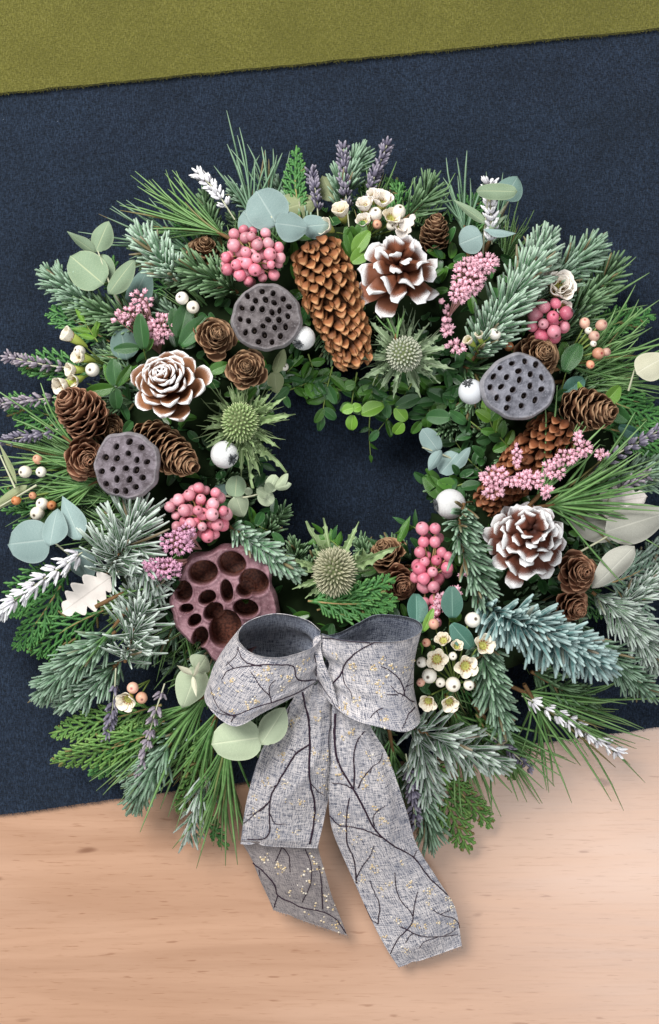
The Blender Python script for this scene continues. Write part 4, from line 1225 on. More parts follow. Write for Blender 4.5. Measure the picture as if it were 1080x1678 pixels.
LR = [([(500, 310), (540, 320), (580, 285), (600, 240), (640, 200), (690, 170), (735, 155)], 4, 1.6), ([(505, 150), (540, 148), (620, 152), (690, 165)], 1.8, 2.6), ([(590, 270), (595, 310), (620, 345), (625, 370)], 2.4, 1.2),
      ([(730, 250), (760, 265), (790, 290), (810, 330), (815, 355)], 1.6, 2.6), ([(850, 235), (835, 290), (815, 340), (805, 365)], 1.2, 2), ([(765, 320), (785, 345), (815, 360), (840, 380), (862, 385)], 1.4, 2.8),
      ([(750, 355), (790, 358)], 1.4, 2), ([(858, 392), (830, 430), (815, 465), (805, 482)], 2.6, 1.6), ([(690, 440), (715, 415), (735, 405)], 1.4, 2), ([(715, 415), (725, 440)], 1.6, 1.2),
      ([(505, 290), (530, 340), (560, 380), (580, 410)], 2, 1.4), ([(850, 310), (820, 330)], 1.2, 1.6)]
loop_r.print_branches(bow, 'branch_print', LR, cb, F_)
loop_r.dots(bow, [(705, 255, 6), (735, 230, 5), (770, 255, 5), (625, 250, 7), (640, 380, 7), (595, 390, 6), (720, 320, 4), (730, 355, 5), (755, 290, 3), (745, 445, 7), (845, 235, 4), (820, 260, 4), (690, 310, 3), (630, 300, 3), (560, 210, 3), (600, 410, 4)], cb, F_)
knot = Ribbon([(514, 1046, .100), (516, 1085, .104), (520, 1125, .098)], [(526, 1040, .106), (534, 1090, .110), (560, 1170, .102)], bulge=.003, ripple=.0012, seed=6, n=50, m=16)
knot.build('knot', MAT['ribbon'], bow, 1.2, MAT['ribbon_under'])
knot.print_branches(bow, 'branch_print', [([(485, 170), (490, 230), (495, 300)], 2, 2.4), ([(500, 300), (545, 370), (582, 425)], 2.4, 1.2)], cb)
# frayed threads along the cut ends of the tails
r_ = rng(); A_ = []
for rb in (tail_r, fold):
    for k in range(60):
        j = r_.integers(0, rb.m); p = rb.G[-1, j]; t_ = nrm(rb.G[-1, j] - rb.G[-6, j]); A_.append(np.array([p - t_ * .001, p + t_ * .0006, p + t_ * r_.uniform(.0008, .0026) + r_.normal(0, .0003, 3)]))
mb = MB(); tubes(mb, np.array(A_), .00022, sides=4); mb.build('frayed_threads', MAT['ribbon_under'], bow, kind='stuff')
# ------------------------------------------------------------------ wreath base with backing greenery
base = thing('wreath_base', 'dark mossy wreath ring holding all the sprigs and cones', 'wreath base', P(CX, CY, .004))
r_ = rng(); mb = MB()
nu_, nv_ = 160, 26
ph = np.arange(nu_) * 2 * math.pi / nu_; th_ = np.arange(nv_) * 2 * math.pi / nv_
rad = np.clip(1 + .10 * np.sin(7 * ph[:, None] + 2 * th_[None]) + r_.normal(0, .05, (nu_, nv_)), .75, 1.3)
Rr = px(305) + px(125) * rad * np.cos(th_)[None]; Zz = .027 + .024 * rad * np.sin(th_)[None]
c_ = P(CX, CY, .03)
v = np.stack([c_[0] + Rr * np.cos(ph)[:, None], c_[1] + Rr * np.sin(ph)[:, None], Zz], -1)
i = np.arange(nu_ * nv_).reshape(nu_, nv_); a_ = np.roll(i, -1, 0)
mb.add(v, np.stack([i, a_, np.roll(a_, -1, 1), np.roll(i, -1, 1)], -1).reshape(-1, 4))
mb.build('moss_ring', MAT['moss'], base)
def backing(name, mat, count, fn, r0, r1):
    mb = MB(); r = rng()
    for k in range(count):
        a = r.uniform(0, 2 * math.pi); q = r.uniform(r0, r1)
        x0, y0 = CX + q * math.cos(a), CY + q * math.sin(a)
        fn(mb, x0, y0, a, r)
    mb.build(name, MAT[mat], base, kind='stuff')
def b_fir(mb, x0, y0, a, r):
    b = a + r.normal(0, .5); L = r.uniform(90, 135)
    x1, y1 = x0 + L * math.cos(b), y0 + L * math.sin(b)
    z0 = r.uniform(.030, .052); z1 = r.uniform(.012, .035)
    fir_into(mb, None, path([(x0, y0, z0), ((x0 + x1) / 2 + r.normal(0, 5), (y0 + y1) / 2 + r.normal(0, 5), (z0 + z1) / 2 + .006), (x1, y1, z1)], 10), px(r.uniform(28, 40)), 110, r, wd=4.6)
def b_in(mb, x0, y0, a, r):
    b = a + math.pi + r.normal(0, .6); L = r.uniform(40, 80)
    x1, y1 = x0 + L * math.cos(b), y0 + L * math.sin(b)
    fir_into(mb, None, path([(x0, y0, .035), (x1, y1, r.uniform(.02, .05))], 8), px(r.uniform(22, 32)), 70, r, wd=4.4)
def b_ced(mb, x0, y0, a, r):
    b = a + r.normal(0, .45); L = r.uniform(110, 170)
    x1, y1 = x0 + L * math.cos(b), y0 + L * math.sin(b)
    cedar_into(mb, path([(x0, y0, r.uniform(.025, .045)), ((x0 + x1) / 2, (y0 + y1) / 2, .03), (x1, y1, r.uniform(.008, .022))], 10), px(r.uniform(50, 75)), r, 14, 5.5, 4)
def b_pine(mb, x0, y0, a, r):
    b = a + r.normal(0, .5)
    pine_into(mb, P(x0, y0, r.uniform(.03, .045)), np.array([math.cos(b), -math.sin(b), r.uniform(-.25, .1)]), 30, px(r.uniform(90, 140)), 26, r, 3.2)
backing('backing_fir', 'fir_dark', 46, b_fir, 270, 375)
backing('backing_fir', 'fir', 24, b_fir, 300, 380)
backing('backing_fir', 'fir_dark', 60, b_in, 190, 380)
def b_leaf(mb, x0, y0, a, r):
    for k in range(5):
        L = px(r.uniform(22, 34)); R = frame(nrm(r.normal(0, .5, 3) + np.array([0, 0, 1.0])), nrm(r.normal(0, 1, 3)))
        q = LEAF['box'][k % 3]; o = P(x0 + r.normal(0, 18), y0 + r.normal(0, 18), r.uniform(.042, .056))
        v = q.v[0] * np.array([L * .5, L, L * .6])
        mb.add(v @ R.T + o, q.f4[0], None, q.a[0][:, 0], r.uniform(0, 1), q.a[0][:, 2])
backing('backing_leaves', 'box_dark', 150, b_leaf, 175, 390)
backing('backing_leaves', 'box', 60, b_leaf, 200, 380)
backing('backing_pine', 'pine_blue', 22, b_pine, 200, 330)
backing('backing_cedar', 'cedar', 46, b_ced, 270, 360)
backing('backing_cedar', 'cedar_light', 20, b_ced, 280, 350)
backing('backing_pine', 'pine', 60, b_pine, 270, 390)

# ------------------------------------------------------------------ cones
snow_cone('a', 'snow tipped pine cone shaped like a full rose, left of the wreath', 277, 632, .088, 72, (-.12, -.34), 0.4)
snow_cone('b', 'wide open snow tipped pine cone at the top beside cream flowers', 652, 447, .090, 76, (-.02, -.30), 1.1)
snow_cone('c', 'dark snow tipped pine cone on the right above the blue fir', 864, 882, .092, 76, (-.02, -.26), 2.0)
spruce('long orange spruce cone at the top, pointing to the wreath hole', 515, 402, 583, 592, .072, .080, 52, 'cone_orange', 230)
spruce('rust coloured spruce cone on the right, half under pink flowers', 925, 693, 795, 828, .068, .060, 45, 'cone_rust', 210)
long_larch('long dark brown cone under the rose shaped snow cone, tip to the lower right', 266, 734, .066, 42, (.64, .38), N=120, Lr=3.4)
larch('brown cone left of the top grey lotus pod, facing the viewer', 352, 553, .076, 38, (.28, -.10))
larch('brown cone below the top grey lotus pod, like a rosette', 404, 604, .080, 37, (.05, -.05), spin=1)
long_larch('plump brown cone under the cream flowers at the left', 140, 682, .062, 45, (-.45, -.50), 'cone_red', N=76, Lr=1.9)
larch('brown cone tucked against the left edge of the left grey pod', 140, 752, .062, 38, (.35, .15), 'cone_red', spin=2)
larch('brown cone behind the upper edge of the right grey pod', 880, 583, .066, 42, (.25, -.12), spin=.6)
long_larch('long brown cone right of the right grey pod, tip to the lower right', 956, 672, .066, 40, (.66, .12), N=80, Lr=2.2)
larch('reddish brown cone touching the right side of the dark snow cone', 946, 938, .066, 38, (.25, -.05), 'cone_red', spin=1.7)
larch('small half hidden brown cone below the right snow cone', 938, 992, .056, 32, (.4, .35), 'cone_red', spin=.3)
larch('brown cone at the bottom of the hole, upper one of two', 634, 908, .050, 36, (-.3, -.5), spin=2.2)
larch('brown cone at the bottom of the hole, lower one of two', 654, 955, .056, 34, (.2, .25), 'cone_red', spin=.9)
long_larch('small brown cone right behind the open snow cone at the top', 712, 388, .052, 28, (.05, -.70), N=64, Lr=2.0)
larch('brown cone in shade behind the dark fir at the upper left', 336, 412, .048, 32, (.1, -.45), spin=1.4)
larch('brown cone scales showing above the left grey pod', 180, 706, .050, 30, (.3, .1), spin=2.9)

# ------------------------------------------------------------------ lotus pods
def h27(l, ox, oy, s, a, b, rot): return [(ox + q[0] / s, oy + q[1] / s, a, b, rot) for q in l]
H1 = h27([(286, 773), (351, 752), (399, 760), (444, 784), (322, 793), (366, 789), (404, 802), (469, 818), (262, 824), (308, 827), (351, 831), (395, 845), (427, 836), (464, 860), (254, 874), (291, 882), (378, 877), (425, 877), (355, 904), (406, 911), (454, 907), (277, 932), (316, 925), (361, 943), (431, 947), (334, 972), (394, 974)], 300, 200, 2.7, 4.2, 5.2, -20)
lotus('round grey lotus pod at the top with small seed holes', 437, 520, .092, 57, 56, (.02, .06), H1, 'pod_grey', depth=.22, lob=((2, .02), (9, .012), (3, .02), (13, .008)))
H2 = h27([(451, 545), (502, 527), (548, 549), (408, 586), (453, 590), (498, 571), (531, 596), (569, 604), (392, 640), (436, 631), (488, 628), (528, 635), (552, 664), (408, 688), (452, 670), (501, 671), (446, 716), (484, 715), (524, 700)], 0, 500, 2.348, 4.8, 5.8, 25)
lotus('grey lotus pod at the left under the snow tipped rose cone', 207, 763, .088, 57, 54, (-.08, .06), H2, 'pod_mauve', depth=.23, lob=((4, .02), (7, .022), (2, .03), (12, .012)))
H3 = h27([(457, 93), (512, 84), (560, 97), (407, 112), (484, 125), (535, 138), (380, 148), (434, 151), (487, 162), (584, 151), (366, 193), (411, 191), (460, 203), (534, 187), (584, 200), (394, 237), (442, 240), (508, 228), (557, 246), (437, 279), (498, 270)], 660, 560, 2.571, 4.4, 5.4, 35)
lotus('pale blue grey lotus pod at the right beside a frosted bud', 850, 634, .088, 61, 54, (.05, .05), H3, 'pod_blue', depth=.22, lob=((4, .02), (9, .012), (3, .02)))
def hp(x, y, a, b, rot): return (x / 2.25, 780 + y / 2.25, a / 2.2, b / 2.2, rot)
H4 = [hp(750, 354, 55, 44, -12), hp(857, 322, 52, 44, 20), hp(938, 388, 56, 46, 25), hp(903, 417, 30, 26, 20), hp(677, 424, 34, 40, 0), hp(766, 446, 34, 26, -30), hp(838, 421, 23, 42, -8), hp(689, 487, 26, 18, -12), hp(789, 497, 40, 31, -40), hp(719, 531, 28, 21, -45), hp(908, 485, 46, 34, 10), hp(832, 561, 58, 72, 18), hp(738, 595, 29, 42, 22)]
lotus('large purplish lotus pod with big open cells above the bow', 370, 988, .072, 87, 97, (.02, .06), H4, 'pod_purple', depth=.50, lob=((5, .04), (3, .035), (8, .03), (13, .018)), K=96, T=300, dome=.13, seeds=False, soft=.87, rimh=.02)

# ------------------------------------------------------------------ berries
berries('pink berry cluster at the top under round eucalyptus leaves', 413, 420, 49, 47, 34, 9.6, .092, 26, 'berry_pink')
berries('pink berry cluster between the purple pod and the left hole edge', 325, 842, 49, 43, 32, 10.2, .088, 28, 'berry_pink')
berries('small rose berry cluster at the right beside a white bloom', 900, 523, 30, 32, 11, 11, .074, 16, 'berry_rose')
_b4 = [(692, 866, 0), (713, 866, 0), (694, 888, .3), (713, 888, .2), (688, 905, .4), (715, 918, .3), (696, 920, .1), (733, 930, .5), (687, 932, .4), (709, 937, .1), (694, 948, .3), (711, 962, .2), (735, 912, .6), (724, 905, .5), (722, 985, .5), (712, 1001, .5), (716, 1020, .7)]
berries('loose column of rose berries right of the hole bottom', 708, 935, 30, 72, 17, 10.5, .076, 14, 'berry_rose', pts=_b4)
def wberry(label, x, y, z, R, axis, grey=False):
    c = P(x, y, z); ax = nrm([axis[0], -axis[1], math.sqrt(max(.02, 1 - axis[0] ** 2 - axis[1] ** 2))])
    th = thing('white_berry', label, 'white berry', c, 'frosted white berries')
    put_berry(th, c, px(R, z), ax, 'berry_grey' if grey else 'berry_white', 'berry_body')
    r = rng(); F = frame(ax); mb = MB(); A = []
    for k in range(9):
        a = k * .698 + r.normal(0, .15); e = F @ np.array([math.cos(a), math.sin(a), 0])
        A.append(np.array([c + ax * px(R, z) * .88 + e * px(R) * .08, c + ax * px(R, z) * 1.0 + e * px(R) * .2, c + ax * px(R, z) * 1.04 + e * px(R) * (.36 + r.uniform(0, .12))]))
    tubes(mb, np.array(A), px(R) * np.array([[.2, .18, .06]]), px(R) * .08, None, 4)
    mb.build('calyx', MAT['calyx_dark'], th)
    mb = MB(); tubes(mb, np.array([c - ax * px(R) * .9, c - ax * px(R) * 1.6 - np.array([0, 0, .008])]), px(3), sides=5); mb.build('stem', MAT['twig'], th)
wberry('white berry between the top grey pod and the orange cone', 497, 554, .082, 20, (-.35, .60))
wberry('round white berry right of the plump cones at the left', 368, 745, .072, 23, (.62, .36))
wberry('frosted grey bud touching the left rim of the right grey pod', 772, 642, .080, 21, (-.35, -.6), True)
wberry('white berry right of the hole above the drooping fir', 738, 826, .066, 25, (-.97, .1))
def budsprig(label, root, z, buds, mat='green_stem', group='bud sprigs', leaves=()):
    th = thing('bud_sprig', label, 'bud sprig', P(root[0], root[1], z - .02), group)
    A = []
    for (x, y, R, ax, m) in buds:
        cup_bud(th, x, y, z, R, ax, m)
        e = P(x, y, z) - px(R) * .6 * nrm([ax[0], -ax[1], .5])
        s = P(root[0], root[1], z - .018); A.append(cr([s, (s + e) / 2 + np.array([0, 0, .003]), e], 8))
    mb = MB(); tubes(mb, np.array(A), px(3), sides=5); mb.build('stems', MAT[mat], th)
    for l in leaves: leaf(th, *l)
    return th
budsprig('two cream buds on dark leaves at the upper left', (325, 530), .080, [(299, 489, 12, (-.3, -.1), 'bud_white'), (316, 503, 12, (.2, .3), 'bud_white')])
budsprig('single cream bud above the right grey pod', (775, 575), .084, [(811, 547, 11.5, (.2, -.1), 'bud_white')])
budsprig('orange and cream buds in pine needles at the left edge, upper group', (120, 770), .046, [(62, 753, 9, (-.3, -.3), 'bud_orange'), (42, 773, 11.5, (-.5, .1), 'bud_white'), (68, 773, 10, (-.2, .2), 'bud_white')])
budsprig('orange and cream buds near round grey leaves at the left edge', (125, 800), .044, [(27, 820, 8.5, (-.5, .2), 'bud_orange'), (85, 828, 9, (.2, .1), 'bud_orange'), (70, 826, 11.5, (-.3, -.2), 'bud_white'), (62, 841, 13, (-.3, .3), 'bud_white'), (54, 812, 7, (-.3, 0), 'bud_orange')])
budsprig('peach coloured buds among pine needles at the right', (925, 590), .060, [(958, 530, 10, (-.1, -.5), 'bud_peach'), (985, 533, 10.5, (.5, -.2), 'bud_peach'), (973, 551, 10, (.4, 0), 'bud_peach'), (964, 542, 7, (.1, -.2), 'bud_white'), (980, 579, 11, (.4, .1), 'bud_peach'), (993, 577, 8, (.7, 0), 'bud_peach'), (967, 597, 8, (.2, .5), 'bud_peach'), (972, 563, 6, (.3, .2), 'bud_white')])
budsprig('small orange buds above the right grey pod', (855, 600), .070, [(834, 568, 9, (-.2, -.2), 'bud_orange')])
budsprig('tiny green bud left of the hole top', (445, 605), .060, [(466, 601, 8, (.2, .1), 'bud_white')])

# ------------------------------------------------------------------ rice flowers
rice('pale pink flower spray at the upper left, tallest buds near eucalyptus', [(235, 492, 20, 24, 14), (215, 515, 24, 16, 14), (262, 538, 22, 24, 30), (195, 523, 10, 10, 4)], .072, 'rice', 4.4, root=(262, 580))
rice('dense pink flower tuft left of the top right fir', [(768, 455, 26, 32, 60), (795, 432, 20, 16, 26), (752, 480, 14, 16, 14)], .098, 'rice', 4.4, root=(735, 520))
rice('thin pink flower strand right of the upper sea holly', [(732, 520, 6, 18, 7), (733, 542, 8, 10, 7), (748, 568, 15, 10, 13), (722, 495, 3, 3, 1)], .080, 'rice', 5.0)
rice('pink flower spray lying across the rust cone', [(812, 782, 24, 16, 40), (868, 786, 26, 13, 32), (847, 745, 6, 18, 10), (808, 808, 16, 8, 14), (838, 792, 10, 8, 6), (897, 806, 7, 12, 8)], .092, 'rice', 4.4)
rice('pink flower spray right of the rust cone by the lavender', [(910, 772, 16, 12, 20), (926, 750, 18, 12, 24), (955, 736, 16, 12, 22), (985, 745, 12, 6, 8), (948, 716, 6, 8, 6), (900, 760, 8, 8, 8)], .086, 'rice', 4.3)
rice('mauve flower tuft above the left rim of the purple pod', [(290, 890, 26, 18, 44), (306, 870, 12, 12, 14)], .090, 'rice_mauve', 4.3, root=(330, 900))
rice('mauve flower tuft left of the purple pod', [(268, 932, 30, 16, 48), (247, 925, 12, 8, 10)], .088, 'rice_mauve', 4.3, root=(325, 915))
rice('few pink buds between berries and the drooping fir', [(726, 985, 10, 16, 12), (760, 940, 6, 6, 3), (745, 970, 10, 8, 6), (712, 1010, 8, 12, 8)], .080, 'rice', 5.2)

# ------------------------------------------------------------------ wax flowers
def wax(label, root, z, fl, buds=(), group='cream wax flowers', cat='wax flower'):
    th = thing('wax_flower', label, cat, P(root[0], root[1], z - .02), group)
    A = []
    s = P(root[0], root[1], z - .022)
    for k, (x, y, R, ax, op, *o) in enumerate(fl):
        flower(th, x, y, z, R, ax, op, tube='tube' in o, white='white' in o, spin=k * .7)
        e = P(x, y, z) - nrm([ax[0], -ax[1], .6]) * px(R) * .9; A.append(cr([s, (s + e) / 2, e], 8))
    for (x, y, R, ax, m) in buds:
        cup_bud(th, x, y, z, R, ax, m); e = P(x, y, z) - nrm([ax[0], -ax[1], .6]) * px(R) * .8; A.append(cr([s, (s + e) / 2, e], 8))
    mb = MB(); tubes(mb, np.array(A), px(2.8), sides=5); mb.build('stems', MAT['green_stem'], th)
wax('cream wax flowers at the lower right beside the bow', (745, 1120), .088,
    [(716, 1080, 21, (-.1, -.1), 60), (762, 1091, 23, (.15, 0), 62), (791, 1058, 22, (.3, -.25), 58), (702, 1148, 19, (-.25, .3), 50), (736, 1149, 19, (.1, .35), 50), (727, 1050, 18, (-.2, -.5), 44), (748, 1060, 15, (.1, -.4), 40)],
    [(704, 1107, 14, (-.3, .1), 'bud_white'), (742, 1121, 14, (.1, .2), 'bud_white'), (774, 1016, 14.5, (.3, -.2), 'bud_white'), (711, 1023, 10, (-.2, -.4), 'bud_peach'), (699, 1053, 8, (-.5, 0), 'bud_peach'), (692, 1085, 10, (-.6, 0), 'bud_white'), (722, 1118, 9, (-.2, .2), 'bud_white'), (768, 1122, 10, (.2, .3), 'bud_white'), (742, 1075, 8, (0, 0), 'bud_white'), (690, 1118, 8, (-.4, .1), 'bud_peach')])
wax('cream wax flowers at the top behind the open snow cone', (600, 390), .070,
    [(561, 352, 24, (-.25, -.62), 34), (538, 374, 21, (-.6, -.2), 42), (598, 342, 23, (-.1, -.6), 38, 'white'), (626, 334, 25, (.1, -.6), 40, 'white'), (640, 358, 21, (.2, -.3), 48), (597, 366, 19, (-.2, -.3), 42, 'white'), (612, 325, 18, (-.1, -.6), 40, 'white'), (655, 372, 16, (.4, -.1), 45, 'white')],
    [(615, 352, 13, (0, -.4), 'bud_white'), (653, 348, 13, (.2, -.5), 'bud_white'), (618, 368, 9, (0, .2), 'bud_orange'), (641, 370, 9, (.2, .2), 'bud_white')])
wax('cream wax flowers on green tubes at the left edge', (175, 600), .062,
    [(118, 553, 22, (-.72, -.42), 35, 'tube'), (135, 586, 20, (-.66, -.15), 40, 'tube'), (122, 606, 19, (-.75, .1), 38, 'tube'), (108, 630, 24, (-.70, .3), 40, 'tube'), (125, 622, 17, (-.5, .3), 40, 'tube')],
    [(152, 606, 13, (-.2, .1), 'bud_white'), (131, 575, 10, (-.6, -.1), 'bud_white')])
wax('single cream flower with buds at the lower left', (245, 1115), .060, [(210, 1145, 22, (-.3, .35), 52)], [(218, 1127, 11, (-.1, 0), 'bud_peach'), (232, 1143, 11, (.2, .2), 'bud_orange')])
wax('white bloom at the right above the rose berries', (905, 500), .066, [(914, 474, 34, (.25, -.2), 50, 'white'), (914, 470, 28, (.15, -.25), 32, 'white'), (920, 480, 24, (.3, .1), 24, 'white'), (920, 503, 19, (.35, .35), 50, 'white'), (903, 462, 20, (-.2, -.4), 40, 'white')])
wax('small cream flowers on green tubes left of the right grey pod', (790, 590), .078, [(770, 560, 15, (-.55, -.3), 30, 'tube'), (787, 553, 14, (-.3, -.6), 30, 'tube')])

# ------------------------------------------------------------------ eucalyptus
eucalyptus('olive green eucalyptus sprig reaching out at the upper left', [(200, 505, .055), (180, 465, .062), (160, 410, .058)],
    [(170, 466, 114, 418, 66, .064, .060), (168, 464, 166, 415, 44, .060, .056), (178, 482, 217, 425, 36, .066, .074, 'oval', .2), (157, 414, 108, 381, 22, .058, .062, 'lance', .5), (157, 413, 177, 362, 36, .058, .062, 'oval')], 'euc_green')
eucalyptus('dull grey green eucalyptus leaves behind the pale pink spray', [(215, 560, .045), (220, 500, .052)], [(212, 510, 240, 438, 46, .052, .058, 'oval', .2, 'euc_dull'), (208, 590, 196, 535, 50, .052, .056, 'oval', .1, 'euc_dull')], 'euc_dull')
eucalyptus('round powdery blue eucalyptus leaves at the top', [(470, 390, .06), (448, 362, .084), (440, 340, .078)],
    [(455, 370, 420, 312, 76, .084, .086), (450, 366, 507, 372, 52, .088, .084, 'oval', .1), (492, 372, 545, 366, 40, .078, .072, 'oval'), (425, 378, 398, 345, 52, .080, .076, 'round')], 'euc')
eucalyptus('olive eucalyptus leaves standing behind the top blue leaves', [(500, 385, .04), (490, 330, .045)], [(460, 345, 520, 325, 46, .045, .045, 'oval', .1), (545, 330, 528, 285, 34, .040, .036, 'oval'), (490, 350, 462, 322, 40, .042, .042)], 'euc_olive')
eucalyptus('round blue grey eucalyptus leaves at the far left', [(140, 930, .05), (85, 886, .064), (70, 880, .060)],
    [(84, 884, 12, 892, 76, .062, .056), (82, 894, 92, 832, 44, .068, .064, 'oval', .2), (132, 885, 99, 812, 44, .062, .058, 'lance', .1), (118, 900, 148, 955, 46, .060, .052, 'oval', -.2)], 'euc')
eucalyptus('small blue eucalyptus sprig inside the hole at the right', [(762, 762, .045), (725, 745, .05), (692, 733, .055)],
    [(720, 741, 692, 703, 34, .052, .056), (724, 738, 704, 771, 21, .055, .058, 'oval', .3), (750, 742, 722, 776, 38, .048, .050), (740, 770, 768, 733, 21, .048, .056, 'oval', .5)], 'euc')
eucalyptus('pale eucalyptus tip with a tiny rosette inside the hole at the left', [(360, 812, .05), (400, 815, .058), (440, 805, .062)],
    [(385, 815, 388, 778, 36, .060, .058, 'round', .0, 'euc_green'), (386, 812, 400, 849, 36, .060, .054, 'oval', .2), (425, 806, 447, 826, 28, .064, .064), (440, 806, 452, 778, 24, .066, .068), (452, 800, 470, 776, 16, .068, .074, 'oval', .4), (450, 800, 477, 794, 16, .068, .072, 'oval', -.3), (438, 812, 420, 800, 20, .066, .070, 'cupped'), (446, 805, 434, 790, 18, .068, .074, 'cupped'), (410, 812, 405, 800, 14, .062, .068), (372, 810, 340, 790, 34, .052, .045, 'oval', 0, 'euc_dull')], 'euc_pale')
eucalyptus('two pale leaves right of the rosette cone near the hole top', [(440, 620, .055), (455, 605, .06)], [(450, 612, 464, 572, 22, .062, .066, 'oval', .3), (450, 608, 454, 646, 28, .060, .056, 'oval', .1)], 'euc_olive')
eucalyptus('eucalyptus sprig with a disc like top leaf at the upper right', [(790, 425, .05), (795, 370, .065), (800, 320, .078)],
    [(848, 314, 780, 312, 30, .086, .082, 'round', .0, 'euc_green'), (797, 366, 743, 328, 17, .068, .070, 'lance', .4, 'euc_green'), (790, 385, 752, 400, 50, .062, .058, 'round', .0, 'euc'), (792, 376, 848, 379, 17, .070, .068, 'oval', .6, 'euc'), (800, 375, 828, 352, 12, .068, .072, 'lance', .4, 'euc_green')], 'euc')
eucalyptus('frosted translucent looking leaf behind the upper right disc leaf', [(820, 350, .05), (838, 322, .06)], [(826, 328, 850, 286, 44, .062, .058, 'oval', 0, 'euc_dull')], 'euc_dull')
eucalyptus('pale eucalyptus leaf with a white bud left of the bow', [(335, 1075, .07), (316, 1108, .078)],
    [(326, 1092, 298, 1164, 54, .078, .070, 'oval', .1), (322, 1100, 340, 1076, 44, .080, .078, 'oval', -.5), (316, 1108, 322, 1140, 9, .082, .090, 'lance', .3, 'euc_cream'), (315, 1106, 290, 1092, 12, .082, .088, 'lance', .4, 'euc_cream'), (318, 1108, 325, 1085, 8, .082, .092, 'lance', .4, 'euc_cream')], 'euc_pale')
eucalyptus('two pale green round leaves under the left bow loop', [(440, 1175, .07), (430, 1212, .092)],
    [(430, 1208, 345, 1220, 74, .094, .088), (428, 1220, 466, 1160, 46, .096, .098, 'oval', .2)], 'euc_pale')
eucalyptus('beige see through looking leaves at the right edge', [(940, 910, .06), (985, 885, .066), (1010, 870, .07)],
    [(990, 872, 1100, 838, 66, .072, .068, 'oval', .1), (1040, 895, 972, 966, 44, .074, .070, 'oval', .1), (1010, 880, 930, 850, 44, .064, .062, 'oval', .1)], 'euc_beige')
eucalyptus('cream eucalyptus leaf at the right edge beyond the pine', [(1030, 640, .05), (1040, 605, .056)], [(1042, 612, 1096, 580, 50, .060, .056, 'oval', .2)], 'euc_cream')
eucalyptus('grey strap like leaf behind the peach buds', [(910, 530, .05), (960, 505, .05)], [(925, 516, 985, 498, 18, .052, .050, 'lance', .1)], 'euc_dull')
eucalyptus('narrow grey leaf crossing at the far left edge', [(25, 800, .05), (-5, 735, .045)], [(28, 795, -8, 720, 10, .05, .046, 'lance', .3)], 'euc_olive')
eucalyptus('olive strap leaf pointing off the left edge', [(60, 795, .045), (0, 830, .045)], [(45, 795, -25, 845, 20, .045, .042, 'lance', .2)], 'euc_olive')

# ------------------------------------------------------------------ leafy sprigs
boxsprig('bright green box leaves at the top below the cream flowers', [(580, 430, .06), (578, 400, .07)], 2, 40, 22, ('box',), listed=[
    (578, 418, 566, 372, 18, .074, .078, 'box'), (580, 415, 604, 378, 26, .078, .082, 'box_bright'), (576, 430, 606, 408, 26, .080, .080, 'box_bright'), (574, 428, 548, 390, 14, .072, .076, 'box'), (588, 400, 594, 362, 24, .072, .076, 'box')])
boxsprig('lime green box leaves hanging into the hole at the top', [(585, 610, .052), (578, 650, .046), (575, 680, .042)], 4, 24, 16, ('box_bright', 'box'), listed=[
    (580, 668, 560, 673, 18, .05, .05, 'box_bright'), (578, 672, 592, 664, 18, .05, .05, 'box_bright'), (578, 680, 575, 706, 20, .048, .044, 'box_bright'), (592, 678, 628, 662, 27, .050, .052, 'box_bright'), (565, 634, 582, 628, 18, .052, .054, 'box')])
boxsprig('box leaves with two lime tips below the upper sea holly', [(680, 620, .05), (655, 660, .045), (620, 705, .036)], 6, 28, 16, ('box', 'box_dark'), listed=[
    (648, 668, 666, 690, 22, .048, .046, 'box_bright'), (660, 692, 646, 712, 20, .044, .040, 'box_bright'), (688, 650, 648, 666, 22, .050, .050, 'box_dark'), (700, 640, 735, 656, 24, .05, .05, 'box_dark')])
boxsprig('dark box sprig pointing to the hole under the orange cone', [(545, 600, .055), (535, 640, .048), (528, 680, .040)], 8, 34, 16, ('box', 'box_dark'))
boxsprig('box sprig below the white berry at the hole top', [(505, 580, .055), (515, 615, .048), (510, 640, .042)], 8, 30, 17, ('box_dark', 'box'))
boxsprig('drooping box twig with a thin tip over the dark felt', [(610, 640, .045), (605, 700, .034), (607, 745, .020)], 5, 20, 9, ('box_dark', 'box'), shape='lance')
boxsprig('dark glossy leaves on a long stem left of the frosted bud', [(830, 735, .05), (770, 690, .05), (710, 640, .046)], 6, 36, 20, ('box_dark', 'box'), listed=[(738, 684, 698, 682, 26, .056, .054, 'box_dark')])
boxsprig('green leaves below the right grey pod', [(840, 740, .05), (810, 705, .056), (800, 680, .058)], 8, 30, 18, ('box', 'box_dark', 'box_bright'))
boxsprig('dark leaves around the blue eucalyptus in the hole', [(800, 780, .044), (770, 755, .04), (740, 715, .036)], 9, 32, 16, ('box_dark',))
boxsprig('broad green leaves left of the white berry by the hole', [(770, 790, .05), (730, 800, .048), (705, 790, .046)], 4, 36, 22, ('box', 'box_dark'), listed=[(728, 818, 695, 780, 28, .05, .05, 'box'), (756, 800, 788, 792, 20, .055, .056, 'box_dark')])
boxsprig('dark star of leaves left of the rose shaped snow cone', [(215, 620, .05), (190, 635, .058)], 0, 20, 16, tipleaf=False, listed=[
    (188, 635, 138, 643, 22, .062, .060, 'box'), (188, 636, 192, 672, 22, .062, .058, 'box_dark'), (190, 632, 184, 588, 26, .064, .066, 'box_dark'), (192, 632, 214, 600, 16, .064, .068, 'box'), (186, 632, 170, 598, 12, .062, .064, 'box')])
